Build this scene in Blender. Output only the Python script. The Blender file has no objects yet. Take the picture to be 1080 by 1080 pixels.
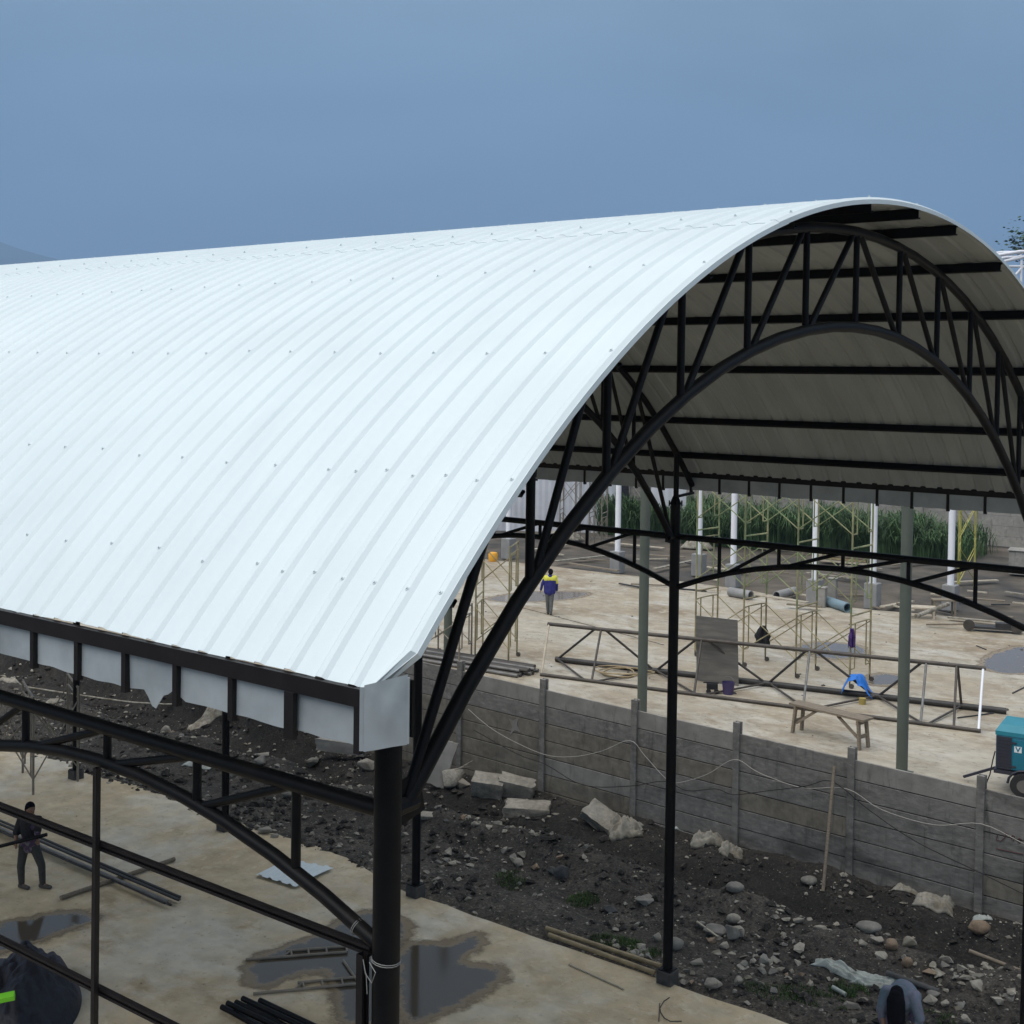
import bpy, bmesh, math, random
from mathutils import Vector, Matrix, noise
random.seed(11)
sc = bpy.context.scene
COL = sc.collection
R_ = math.radians

# ------------------------------------------------------------------ camera
CAM = Vector((5.1447, -5.5003, 10.0))
CR = Vector((0.7904, 0.6124, 0.0136)); CU = Vector((-0.0278, 0.0137, 0.9995)); CF = Vector((-0.6119, 0.7904, -0.0279))
CR.normalize(); CF = (CF - CR * CF.dot(CR)).normalized(); CU = CR.cross(CF).normalized()
FPX, PPX, PPY = 1356.043, 538.898, 436.905
cd = bpy.data.cameras.new("camera"); cam = bpy.data.objects.new("camera", cd); COL.objects.link(cam)
M = Matrix(((CR.x, CU.x, -CF.x, CAM.x), (CR.y, CU.y, -CF.y, CAM.y), (CR.z, CU.z, -CF.z, CAM.z), (0, 0, 0, 1)))
cam.matrix_world = M
cd.sensor_width = 36; cd.lens = 36 * FPX / 1080
cd.shift_x = (540 - PPX) / 1080; cd.shift_y = -(540 - PPY) / 1080
cd.clip_start = 0.1; cd.clip_end = 20000
sc.camera = cam

def ray(px, py): return CF + CR * ((px - PPX) / FPX) - CU * ((py - PPY) / FPX)
def G(px, py, z=0.0):
    d = ray(px, py); return CAM + d * ((z - CAM.z) / d.z)
def V(px, py, y):
    d = ray(px, py); return CAM + d * ((y - CAM.y) / d.y)
def Dp(px, py, depth): return CAM + ray(px, py) * depth

# ------------------------------------------------------------------ materials
def mat(name, col, rough=0.6, metal=0.0, var=0.0, vscale=6.0, col2=None, c2scale=1.5, c2lo=0.45, c2hi=0.65, bump=0.0, bscale=30.0, spec=0.5, stretch=None, layers=()):
    m = bpy.data.materials.new(name); m.use_nodes = True
    nt = m.node_tree; b = nt.nodes['Principled BSDF']
    b.inputs['Roughness'].default_value = rough; b.inputs['Metallic'].default_value = metal
    b.inputs['Specular IOR Level'].default_value = spec
    tc = nt.nodes.new('ShaderNodeTexCoord'); src = tc.outputs['Object']
    if stretch:
        mp = nt.nodes.new('ShaderNodeMapping'); mp.inputs['Scale'].default_value = stretch
        nt.links.new(src, mp.inputs['Vector']); src = mp.outputs['Vector']
    out = None
    def rgb(c):
        n = nt.nodes.new('ShaderNodeRGB'); n.outputs[0].default_value = (*c, 1); return n.outputs[0]
    out = rgb(col)
    if col2 is not None:
        n = nt.nodes.new('ShaderNodeTexNoise'); n.inputs['Scale'].default_value = c2scale; n.inputs['Detail'].default_value = 6
        n.inputs['Roughness'].default_value = 0.62
        nt.links.new(src, n.inputs['Vector'])
        r = nt.nodes.new('ShaderNodeMapRange'); r.inputs['From Min'].default_value = c2lo; r.inputs['From Max'].default_value = c2hi
        nt.links.new(n.outputs['Fac'], r.inputs['Value'])
        mx = nt.nodes.new('ShaderNodeMix'); mx.data_type = 'RGBA'
        nt.links.new(r.outputs[0], mx.inputs['Factor']); nt.links.new(out, mx.inputs['A']); nt.links.new(rgb(col2), mx.inputs['B'])
        out = mx.outputs['Result']
    for (lc, lsc, llo, lhi, lst) in layers:
        mp2 = nt.nodes.new('ShaderNodeMapping'); mp2.inputs['Scale'].default_value = lst; mp2.inputs['Location'].default_value = (lsc * 3.1, lsc * 1.7, 0.4)
        nt.links.new(tc.outputs['Object'], mp2.inputs['Vector'])
        n = nt.nodes.new('ShaderNodeTexNoise'); n.inputs['Scale'].default_value = lsc; n.inputs['Detail'].default_value = 9; n.inputs['Roughness'].default_value = 0.66; n.inputs['Distortion'].default_value = 0.35
        nt.links.new(mp2.outputs[0], n.inputs['Vector'])
        r = nt.nodes.new('ShaderNodeMapRange'); r.inputs['From Min'].default_value = llo; r.inputs['From Max'].default_value = lhi
        nt.links.new(n.outputs['Fac'], r.inputs['Value'])
        mx = nt.nodes.new('ShaderNodeMix'); mx.data_type = 'RGBA'
        nt.links.new(r.outputs[0], mx.inputs['Factor']); nt.links.new(out, mx.inputs['A']); nt.links.new(rgb(lc), mx.inputs['B'])
        out = mx.outputs['Result']
    if var > 0:
        n = nt.nodes.new('ShaderNodeTexNoise'); n.inputs['Scale'].default_value = vscale; n.inputs['Detail'].default_value = 8
        nt.links.new(src, n.inputs['Vector'])
        r = nt.nodes.new('ShaderNodeMapRange'); r.inputs['From Min'].default_value = 0.3; r.inputs['From Max'].default_value = 0.7
        r.inputs['To Min'].default_value = 1 - var; r.inputs['To Max'].default_value = 1 + var
        nt.links.new(n.outputs['Fac'], r.inputs['Value'])
        mx = nt.nodes.new('ShaderNodeVectorMath'); mx.operation = 'SCALE'
        nt.links.new(out, mx.inputs[0]); nt.links.new(r.outputs[0], mx.inputs['Scale'])
        out = mx.outputs[0]
    nt.links.new(out, b.inputs['Base Color'])
    if bump > 0:
        n = nt.nodes.new('ShaderNodeTexNoise'); n.inputs['Scale'].default_value = bscale; n.inputs['Detail'].default_value = 8
        nt.links.new(src, n.inputs['Vector'])
        bp = nt.nodes.new('ShaderNodeBump'); bp.inputs['Strength'].default_value = bump; bp.inputs['Distance'].default_value = 0.02
        nt.links.new(n.outputs['Fac'], bp.inputs['Height']); nt.links.new(bp.outputs[0], b.inputs['Normal'])
    return m

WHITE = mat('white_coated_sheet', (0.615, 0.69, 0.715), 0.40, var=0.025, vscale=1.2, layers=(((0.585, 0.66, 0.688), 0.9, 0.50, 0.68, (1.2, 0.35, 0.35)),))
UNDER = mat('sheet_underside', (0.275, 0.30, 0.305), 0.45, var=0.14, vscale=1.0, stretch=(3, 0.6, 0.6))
BLACK = mat('black_paint', (0.0032, 0.0034, 0.0042), 0.5, var=0.3, vscale=9, spec=0.18, layers=(((0.012, 0.0095, 0.008), 2.6, 0.55, 0.70, (1, 1, 1)),))
BROWNBLK = mat('black_brown_paint', (0.0085, 0.0068, 0.0075), 0.5, var=0.3, vscale=9, spec=0.3)
GALV = mat('galvanised_sheet', (0.37, 0.41, 0.43), 0.45, metal=0.15, var=0.12, vscale=2.5, col2=(0.29, 0.33, 0.35), c2scale=1.7)
SLABM = mat('slab_concrete', (0.515, 0.427, 0.287), 0.8, var=0.15, vscale=2.5, col2=(0.44, 0.35, 0.222), c2scale=0.55, c2lo=0.42, c2hi=0.64, bump=0.35, bscale=14, layers=(((0.56, 0.52, 0.435), 0.38, 0.47, 0.62, (1, 1, 1)), ((0.36, 0.275, 0.165), 1.3, 0.55, 0.71, (0.6, 1, 1)), ((0.58, 0.505, 0.37), 4.5, 0.53, 0.70, (1, 1, 1)), ((0.31, 0.24, 0.145), 9.0, 0.59, 0.73, (1, 1, 1))))
YARDM = mat('yard_concrete', (0.325, 0.275, 0.20), 0.75, var=0.15, vscale=3.0, col2=(0.37, 0.333, 0.268), c2scale=0.28, c2lo=0.42, c2hi=0.6, bump=0.3, bscale=10, stretch=(0.7, 1.0, 1), layers=(((0.225, 0.172, 0.112), 0.33, 0.47, 0.66, (0.7, 1, 1)), ((0.42, 0.395, 0.345), 0.55, 0.49, 0.64, (0.6, 1.1, 1)), ((0.24, 0.195, 0.14), 1.6, 0.53, 0.69, (0.7, 1.2, 1)), ((0.39, 0.36, 0.295), 4.0, 0.53, 0.67, (0.7, 1.1, 1)), ((0.17, 0.145, 0.11), 7.0, 0.57, 0.70, (0.8, 1.1, 1))))
DIRT = mat('dark_soil', (0.030, 0.026, 0.022), 0.95, var=0.6, vscale=22, col2=(0.062, 0.055, 0.047), c2scale=1.4, c2lo=0.48, c2hi=0.68, bump=1.0, bscale=26, layers=(((0.10, 0.09, 0.075), 12.0, 0.55, 0.66, (1, 1, 1)), ((0.013, 0.011, 0.010), 0.8, 0.48, 0.62, (1, 1, 1)), ((0.012, 0.010, 0.009), 7.0, 0.52, 0.62, (1, 1, 1))))
def trench_shade_band(m):  # ditch shade painted into the soil colour; paler dry strip beside the slab
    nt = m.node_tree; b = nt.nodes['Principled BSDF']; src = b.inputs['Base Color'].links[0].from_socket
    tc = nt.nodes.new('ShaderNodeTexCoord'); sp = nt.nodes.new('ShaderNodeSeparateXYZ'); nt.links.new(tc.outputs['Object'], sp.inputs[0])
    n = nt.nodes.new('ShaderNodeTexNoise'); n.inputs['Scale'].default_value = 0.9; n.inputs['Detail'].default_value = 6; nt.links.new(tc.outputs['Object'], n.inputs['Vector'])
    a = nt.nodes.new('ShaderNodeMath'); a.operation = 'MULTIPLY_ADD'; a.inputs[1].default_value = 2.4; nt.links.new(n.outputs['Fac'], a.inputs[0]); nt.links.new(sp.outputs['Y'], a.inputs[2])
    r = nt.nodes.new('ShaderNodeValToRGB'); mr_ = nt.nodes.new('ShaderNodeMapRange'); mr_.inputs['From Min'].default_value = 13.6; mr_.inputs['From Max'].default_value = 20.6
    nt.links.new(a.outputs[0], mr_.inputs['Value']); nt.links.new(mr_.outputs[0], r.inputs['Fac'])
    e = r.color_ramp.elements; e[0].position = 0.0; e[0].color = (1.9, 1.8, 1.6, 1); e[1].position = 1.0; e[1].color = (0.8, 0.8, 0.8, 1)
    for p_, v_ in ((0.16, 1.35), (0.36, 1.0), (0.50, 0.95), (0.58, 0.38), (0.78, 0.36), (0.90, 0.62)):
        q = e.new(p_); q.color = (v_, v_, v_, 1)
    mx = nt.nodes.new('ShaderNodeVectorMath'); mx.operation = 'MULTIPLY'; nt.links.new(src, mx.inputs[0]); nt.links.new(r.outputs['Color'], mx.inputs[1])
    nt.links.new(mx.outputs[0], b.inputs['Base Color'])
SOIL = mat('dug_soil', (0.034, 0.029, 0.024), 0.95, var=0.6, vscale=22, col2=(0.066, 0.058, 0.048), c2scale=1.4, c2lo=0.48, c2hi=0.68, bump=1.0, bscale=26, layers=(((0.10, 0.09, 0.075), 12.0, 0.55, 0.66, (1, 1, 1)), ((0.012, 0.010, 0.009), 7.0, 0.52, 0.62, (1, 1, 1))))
trench_shade_band(SOIL)
YDIRT = mat('yard_soil', (0.10, 0.082, 0.062), 0.95, var=0.4, vscale=0.8, col2=(0.05, 0.046, 0.042), c2scale=0.22, c2lo=0.42, c2hi=0.6, bump=0.6, bscale=6)
FENCEM = mat('precast_concrete', (0.200, 0.190, 0.174), 0.85, var=0.20, vscale=6, col2=(0.148, 0.140, 0.129), c2scale=1.1, bump=0.3, bscale=20, stretch=(1, 1, 2.2), layers=(((0.09, 0.086, 0.08), 2.4, 0.55, 0.72, (2.5, 1, 0.35)), ((0.24, 0.228, 0.21), 5.0, 0.54, 0.66, (1, 1, 1.5)), ((0.085, 0.08, 0.072), 0.5, 0.54, 0.68, (0.7, 1, 2.5))))
FENCEL = mat('precast_concrete_pale', (0.275, 0.262, 0.237), 0.85, var=0.18, vscale=6, col2=(0.205, 0.194, 0.175), c2scale=1.5, bump=0.3, bscale=20, layers=(((0.14, 0.133, 0.12), 2.4, 0.56, 0.72, (2.5, 1, 0.4)),))
FENCEB = mat('precast_concrete_brown', (0.20, 0.18, 0.145), 0.85, var=0.2, vscale=6, col2=(0.145, 0.13, 0.105), c2scale=1.4, bump=0.3, bscale=20, layers=(((0.10, 0.092, 0.077), 2.4, 0.55, 0.72, (2.5, 1, 0.4)),))
RUBBLE = mat('rubble_concrete', (0.31, 0.285, 0.24), 0.9, var=0.28, vscale=7, col2=(0.19, 0.17, 0.14), c2scale=3, bump=0.7, bscale=25)
ROCKG = mat('grey_stone', (0.185, 0.175, 0.155), 0.85, var=0.3, vscale=5, bump=0.5, bscale=20)
ROCKB = mat('brown_stone', (0.235, 0.17, 0.115), 0.8, var=0.3, vscale=6, col2=(0.15, 0.105, 0.07), c2scale=4, bump=0.5, bscale=20)
ROCKD = mat('dark_stone', (0.07, 0.07, 0.07), 0.85, var=0.3, vscale=5, bump=0.5, bscale=20)
SACK = mat('dirty_sack', (0.29, 0.27, 0.225), 0.8, var=0.3, vscale=9, col2=(0.16, 0.14, 0.105), c2scale=4, c2lo=0.42, c2hi=0.6)
PALEPL = mat('pale_plastic', (0.37, 0.40, 0.375), 0.5, var=0.25, vscale=8, col2=(0.24, 0.25, 0.22), c2scale=5)
BAMBOO = mat('bamboo', (0.30, 0.23, 0.13), 0.6, var=0.25, vscale=6)
WOOD = mat('weathered_timber', (0.19, 0.155, 0.115), 0.8, var=0.3, vscale=5, stretch=(1, 8, 8))
PALEWOOD = mat('pale_timber', (0.42, 0.37, 0.29), 0.8, var=0.2, vscale=5)
PLY = mat('grey_plywood', (0.125, 0.12, 0.112), 0.8, var=0.2, vscale=1.5, col2=(0.18, 0.165, 0.145), c2scale=1.2, stretch=(0.6, 0.6, 5))
STEELBR = mat('brown_primer_steel', (0.055, 0.046, 0.038), 0.55, var=0.35, vscale=4)
STEELDK = mat('dark_primer_steel', (0.03, 0.028, 0.027), 0.5, var=0.3, vscale=5)
STEELGY = mat('grey_steel_pipe', (0.16, 0.155, 0.15), 0.45, metal=0.3, var=0.25, vscale=5)
STEELWH = mat('white_steel', (0.74, 0.75, 0.80), 0.5, var=0.05, vscale=2)
GREENCOL = mat('green_grey_column', (0.085, 0.10, 0.082), 0.6, var=0.12, vscale=1.5)
SCAFTAN = mat('scaffold_tan', (0.25, 0.215, 0.12), 0.6, var=0.4, vscale=3)
SCAFGRN = mat('scaffold_green', (0.17, 0.21, 0.10), 0.6, var=0.4, vscale=2, col2=(0.27, 0.24, 0.13), c2scale=1.2)
SCAFYEL = mat('scaffold_yellow', (0.38, 0.35, 0.09), 0.6, var=0.3, vscale=3)
SCAFGRY = mat('scaffold_grey', (0.20, 0.175, 0.14), 0.6, var=0.3, vscale=3)
RUBBER = mat('rubber', (0.015, 0.015, 0.016), 0.8)
PIPECON = mat('concrete_pipe', (0.24, 0.24, 0.24), 0.85, var=0.15, vscale=3)
PIPEBLU = mat('blue_grey_pipe', (0.16, 0.23, 0.27), 0.6, var=0.15, vscale=3)
TEAL = mat('teal_paint', (0.010, 0.145, 0.215), 0.42, var=0.08, vscale=2)
TEALTOP = mat('teal_lid_paint', (0.022, 0.20, 0.265), 0.45, var=0.1, vscale=2)
NAVYG = mat('dark_grille', (0.025, 0.026, 0.04), 0.6)
SIGNW = mat('sign_white', (0.72, 0.76, 0.78), 0.5)
BLUETARP = mat('blue_tarp', (0.015, 0.17, 0.62), 0.5, var=0.2, vscale=4)
ORANGE = mat('orange_plastic', (0.75, 0.36, 0.03), 0.5)
YELLOW = mat('yellow_plastic', (0.32, 0.25, 0.07), 0.6)
PURPLE = mat('purple_plastic', (0.05, 0.035, 0.11), 0.5)
VIOLET = mat('violet_cloth', (0.05, 0.018, 0.12), 0.8, var=0.3, vscale=20)
BLKCLOTH = mat('black_cloth', (0.012, 0.012, 0.014), 0.85, var=0.3, vscale=15)
NAVYTARP = mat('dark_navy_tarp', (0.012, 0.012, 0.020), 0.55, var=0.5, vscale=8, bump=1.0, bscale=12, spec=.3)
PURPTARP = mat('faded_purple_tarp', (0.045, 0.036, 0.055), 0.7, var=0.5, vscale=9, bump=1.0, bscale=10)
LIME = mat('lime_foam', (0.22, 0.72, 0.03), 0.6)
SKIN = mat('skin', (0.21, 0.115, 0.07), 0.6)
HAIR = mat('hair', (0.0045, 0.0045, 0.007), 0.9, spec=0.1)
TROUS = mat('dark_trousers', (0.045, 0.042, 0.038), 0.85, var=0.2, vscale=15)
TROUSG = mat('grey_trousers', (0.10, 0.10, 0.10), 0.85, var=0.2, vscale=15)
BLUJKT = mat('navy_jacket', (0.020, 0.022, 0.16), 0.8, var=0.2, vscale=12)
YELJKT = mat('yellow_yoke', (0.62, 0.60, 0.08), 0.8)
PATSHIRT = mat('mauve_shirt', (0.075, 0.045, 0.085), 0.85, col2=(0.20, 0.18, 0.20), c2scale=7, c2lo=0.52, c2hi=0.6)
LILAC = mat('lilac_grey_shirt', (0.15, 0.16, 0.22), 0.85, var=0.3, vscale=7, col2=(0.075, 0.115, 0.155), c2scale=3.5, c2lo=0.46, c2hi=0.58, bump=1.0, bscale=9)
MAUVE = mat('mauve_cloth', (0.16, 0.135, 0.21), 0.85, var=0.3, vscale=10, bump=1.0, bscale=10)
SHOE = mat('shoe', (0.06, 0.052, 0.045), 0.7)
ROPE = mat('pale_rope', (0.42, 0.40, 0.36), 0.8)
CABLE = mat('black_cable', (0.012, 0.012, 0.012), 0.6)
WIRE = mat('tie_wire', (0.22, 0.22, 0.21), 0.5)
GRASSM = mat('short_grass', (0.045, 0.085, 0.018), 0.8, var=0.4, vscale=3)
CORN = mat('tall_leaf', (0.048, 0.094, 0.032), 0.75, var=0.6, vscale=0.9)
CORNDRY = mat('tall_leaf_dry', (0.17, 0.15, 0.06), 0.7, var=0.4, vscale=1.0)
LEAF = mat('tree_leaf', (0.03, 0.075, 0.035), 0.7, var=0.4, vscale=1.0)
BARK = mat('bark', (0.08, 0.065, 0.05), 0.9, var=0.3, vscale=4)
HILLM = mat('far_forest', (0.05, 0.085, 0.10), 0.95, var=0.3, vscale=0.004)
SCREWM = mat('screw_zinc', (0.60, 0.67, 0.69), 0.5)
HOARD = mat('white_hoarding', (0.55, 0.56, 0.60), 0.6, var=0.1, vscale=0.8, col2=(0.44, 0.45, 0.49), c2scale=0.5)
DARKIN = mat('doorway_shade', (0.01, 0.01, 0.014), 0.8)
RED = mat('red_spray', (0.10, 0.035, 0.035), 0.85)
FOOTING = mat('footing_concrete', (0.055, 0.053, 0.052), 0.85, var=0.4, vscale=6, bump=0.3)

def puddle_mat():
    m = bpy.data.materials.new('standing_water'); m.use_nodes = True
    b = m.node_tree.nodes['Principled BSDF']
    b.inputs['Base Color'].default_value = (0.038, 0.033, 0.027, 1); b.inputs['Roughness'].default_value = 0.07
    b.inputs['Specular IOR Level'].default_value = 0.42
    return m
WATER = puddle_mat()
WETSTAIN = mat('wet_concrete', (0.165, 0.125, 0.075), 0.45, var=0.3, vscale=3)
WETYARD = mat('wet_yard', (0.20, 0.165, 0.115), 0.45, var=0.3, vscale=2)

# ------------------------------------------------------------------ mesh builder
class MB:
    def __init__(s): s.v = []; s.f = []; s.m = []
    def add(s, vs, fs, mi=0):
        o = len(s.v); s.v += [tuple(x) for x in vs]
        for f in fs: s.f.append(tuple(i + o for i in f)); s.m.append(mi)
    def box(s, c, size, rot=None, mi=0):
        c = Vector(c); h = [x / 2 for x in size]; vs = []
        for sx in (-1, 1):
            for sy in (-1, 1):
                for sz in (-1, 1):
                    p = Vector((sx * h[0], sy * h[1], sz * h[2]))
                    if rot is not None: p = rot @ p
                    vs.append(c + p)
        s.add(vs, [(0, 1, 3, 2), (4, 6, 7, 5), (0, 4, 5, 1), (2, 3, 7, 6), (0, 2, 6, 4), (1, 5, 7, 3)], mi)
    def bar(s, a, b, w, h, up=(0, 0, 1), mi=0):
        a = Vector(a); b = Vector(b); d = (b - a); L = d.length
        if L < 1e-6: return
        d.normalize(); upv = Vector(up)
        if abs(d.dot(upv)) > 0.98: upv = Vector((1, 0, 0))
        x = d.cross(upv).normalized(); z = x.cross(d).normalized()
        vs = []
        for p in (a, b):
            for (i, j) in ((-1, -1), (1, -1), (1, 1), (-1, 1)): vs.append(p + x * i * w / 2 + z * j * h / 2)
        s.add(vs, [(3, 2, 1, 0), (4, 5, 6, 7), (0, 1, 5, 4), (1, 2, 6, 5), (2, 3, 7, 6), (3, 0, 4, 7)], mi)
    def tube(s, pts, r, n=8, cap=True, mi=0):
        pts = [Vector(p) for p in pts]
        rs = r if isinstance(r, (list, tuple)) else [r] * len(pts)
        prev = None; rings = []
        for i, p in enumerate(pts):
            if i == 0: d = pts[1] - pts[0]
            elif i == len(pts) - 1: d = pts[-1] - pts[-2]
            else: d = (pts[i + 1] - p).normalized() + (p - pts[i - 1]).normalized()
            d.normalize()
            if prev is None:
                ref = Vector((0, 0, 1)) if abs(d.z) < 0.9 else Vector((1, 0, 0))
                x = d.cross(ref).normalized()
            else:
                x = (prev - d * prev.dot(d)).normalized()
            prev = x; y = d.cross(x)
            rings.append([p + (x * math.cos(2 * math.pi * k / n) + y * math.sin(2 * math.pi * k / n)) * rs[i] for k in range(n)])
        vs = [v for rg in rings for v in rg]; fs = []
        for i in range(len(rings) - 1):
            for k in range(n):
                a = i * n + k; b = i * n + (k + 1) % n; fs.append((a, b, b + n, a + n))
        if cap:
            fs.append(tuple(reversed(range(n)))); fs.append(tuple(range((len(rings) - 1) * n, len(rings) * n)))
        s.add(vs, fs, mi)
    def ball(s, c, r, nu=12, nv=8, mi=0, sc_=(1, 1, 1)):
        c = Vector(c); vs = [c + Vector((0, 0, r * sc_[2]))]; fs = []
        for j in range(1, nv):
            t = math.pi * j / nv
            for i in range(nu):
                a = 2 * math.pi * i / nu
                vs.append(c + Vector((r * sc_[0] * math.sin(t) * math.cos(a), r * sc_[1] * math.sin(t) * math.sin(a), r * sc_[2] * math.cos(t))))
        vs.append(c - Vector((0, 0, r * sc_[2]))); L = len(vs) - 1
        for i in range(nu): fs.append((0, 1 + i, 1 + (i + 1) % nu)); fs.append((L, L - nu + (i + 1) % nu, L - nu + i))
        for j in range(nv - 2):
            for i in range(nu):
                a = 1 + j * nu + i; b = 1 + j * nu + (i + 1) % nu; fs.append((a, a + nu, b + nu, b))
        s.add(vs, fs, mi)
    def poly(s, pts, h, mi=0):            # vertical prism: pts at the top, thickness h downwards
        n = len(pts); pts = [Vector(p) for p in pts]
        vs = pts + [p - Vector((0, 0, h)) for p in pts]
        fs = [tuple(range(n)), tuple(reversed(range(n, 2 * n)))] + [(i, i + n, (i + 1) % n + n, (i + 1) % n) for i in range(n)]
        s.add(vs, fs, mi)
    def mesh(s, name, mats, smooth=False):
        me = bpy.data.meshes.new(name); me.from_pydata(s.v, [], s.f)
        if not isinstance(mats, (list, tuple)): mats = [mats]
        for m in mats: me.materials.append(m)
        if len(mats) > 1: me.polygons.foreach_set('material_index', s.m)
        if smooth: me.polygons.foreach_set('use_smooth', [True] * len(me.polygons))
        me.update(); return me
    def build(s, name, mats, parent=None, smooth=False):
        o = bpy.data.objects.new(name, s.mesh(name, mats, smooth)); COL.objects.link(o)
        if parent is not None: o.parent = parent
        return o
def smooth_edges(o, deg=40):
    me = o.data
    bm = bmesh.new(); bm.from_mesh(me)
    for f in bm.faces: f.smooth = True
    for e in bm.edges:
        if len(e.link_faces) == 2 and e.calc_face_angle(0) > R_(deg): e.smooth = False
    bm.to_mesh(me); bm.free(); return o
def tag(o, label=None, cat=None, group=None, kind=None):
    if label: o['label'] = label
    if cat: o['category'] = cat
    if group: o['group'] = group
    if kind: o['kind'] = kind
    return o
def empty(name, loc, rz=0.0, label=None, cat=None, group=None):
    o = bpy.data.objects.new(name, None); COL.objects.link(o); o.location = loc; o.rotation_euler = (0, 0, rz)
    o.empty_display_size = 0.2
    return tag(o, label, cat, group)
def copy_tree(o, parent=None):
    c = o.copy(); COL.objects.link(c)
    if parent is not None: c.parent = parent
    for ch in list(o.children): copy_tree(ch, c)
    return c
def nz(x, y, z=0.0): return noise.noise(Vector((x, y, z)))

# ------------------------------------------------------------------ world and sun
w = bpy.data.worlds.new("World"); sc.world = w; w.use_nodes = True
nt = w.node_tree; bg = nt.nodes['Background']; bg.inputs['Strength'].default_value = 0.1
sky = nt.nodes.new('ShaderNodeTexSky'); sky.sky_type = 'NISHITA'; sky.sun_disc = False
SUN_EL, SUN_AZ = 57.0, 195.0
sky.sun_elevation = R_(SUN_EL); sky.sun_rotation = R_(SUN_AZ)
tc = nt.nodes.new('ShaderNodeTexCoord')
sep = nt.nodes.new('ShaderNodeSeparateXYZ'); nt.links.new(tc.outputs['Generated'], sep.inputs[0])
ramp = nt.nodes.new('ShaderNodeValToRGB'); nt.links.new(sep.outputs['Z'], ramp.inputs['Fac'])
el = ramp.color_ramp.elements
el[0].position = 0.0; el[0].color = (0.92, 1.58, 2.62, 1)
el[1].position = 1.0; el[1].color = (9.8, 9.7, 9.4, 1)
for p_, c_ in ((0.10, (0.92, 1.58, 2.62, 1)), (0.20, (1.24, 1.98, 2.95, 1)), (0.31, (1.86, 2.66, 3.50, 1)), (0.55, (5.2, 5.5, 5.6, 1))):
    e = ramp.color_ramp.elements.new(p_); e.color = c_
cn = nt.nodes.new('ShaderNodeTexNoise'); cn.inputs['Scale'].default_value = 2.3; cn.inputs['Detail'].default_value = 5; cn.inputs['Distortion'].default_value = 0.4; cn.inputs['Roughness'].default_value = 0.5
mp = nt.nodes.new('ShaderNodeMapping'); mp.inputs['Scale'].default_value = (1, 1, 3.0); mp.inputs['Location'].default_value = (0.6, 0.3, 0.2)
nt.links.new(tc.outputs['Generated'], mp.inputs['Vector']); nt.links.new(mp.outputs[0], cn.inputs['Vector'])
mr = nt.nodes.new('ShaderNodeMapRange'); mr.inputs['From Min'].default_value = 0.3; mr.inputs['From Max'].default_value = 0.7
mr.inputs['To Min'].default_value = 0.80; mr.inputs['To Max'].default_value = 1.20
nt.links.new(cn.outputs['Fac'], mr.inputs['Value'])
vm = nt.nodes.new('ShaderNodeVectorMath'); vm.operation = 'SCALE'
nt.links.new(ramp.outputs['Color'], vm.inputs[0]); nt.links.new(mr.outputs[0], vm.inputs['Scale'])
mx = nt.nodes.new('ShaderNodeMix'); mx.data_type = 'RGBA'; mx.inputs['Factor'].default_value = 0.92
nt.links.new(sky.outputs[0], mx.inputs['A']); nt.links.new(vm.outputs[0], mx.inputs['B'])
nt.links.new(mx.outputs['Result'], bg.inputs['Color'])

sl = bpy.data.lights.new("sun", 'SUN'); sl.energy = 1.5; sl.angle = R_(60); sl.color = (1.0, 0.97, 0.93)
so = bpy.data.objects.new("sun", sl); COL.objects.link(so)
az = R_(SUN_AZ); elv = R_(SUN_EL)
sdir = Vector((math.sin(az) * math.cos(elv), math.cos(az) * math.cos(elv), math.sin(elv)))   # towards the sun
so.rotation_euler = sdir.to_track_quat('Z', 'Y').to_euler()
sc.view_settings.view_transform = 'Standard'; sc.view_settings.look = 'None'
sc.view_settings.exposure = 0.62; sc.view_settings.gamma = 1.0; sc.view_settings.use_curve_mapping = False
sc.cycles.use_denoising = True
sc.cycles.max_bounces = 6; sc.cycles.diffuse_bounces = 4; sc.cycles.glossy_bounces = 3

# ================================================================== setting
# ground to the horizon
mb = MB(); mb.add([(-7900, -250, -0.35), (2900, -250, -0.35), (2900, 6900, -0.35), (-7900, 6900, -0.35)], [(0, 1, 2, 3)])
tag(mb.build('ground', YDIRT), kind='structure')
# front slab with its broken edge on the dirt side
edge = []
x = 14.0
while x > -70:
    if x > -11.5: ey = 12.86 + 0.05 * nz(x * 0.9, 3.1) + 0.03 * nz(x * 3, 8)
    elif x > -13.5: ey = 12.86 + (-(x + 11.5)) * 0.25 + 0.06 * nz(x * 1.3, 3.1)
    else: ey = 13.36 + min(0.6, (-(x + 13.5)) * 0.09) + 0.10 * nz(x * 1.3, 3.1) + 0.05 * nz(x * 4, 1)
    edge.append((x, ey, 0.0)); x -= 0.35
mb = MB(); mb.poly([(-70, -4.0, 0), (14, -4.0, 0)] + edge, 0.2)
tag(mb.build('concrete_slab', SLABM), kind='structure')

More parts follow.
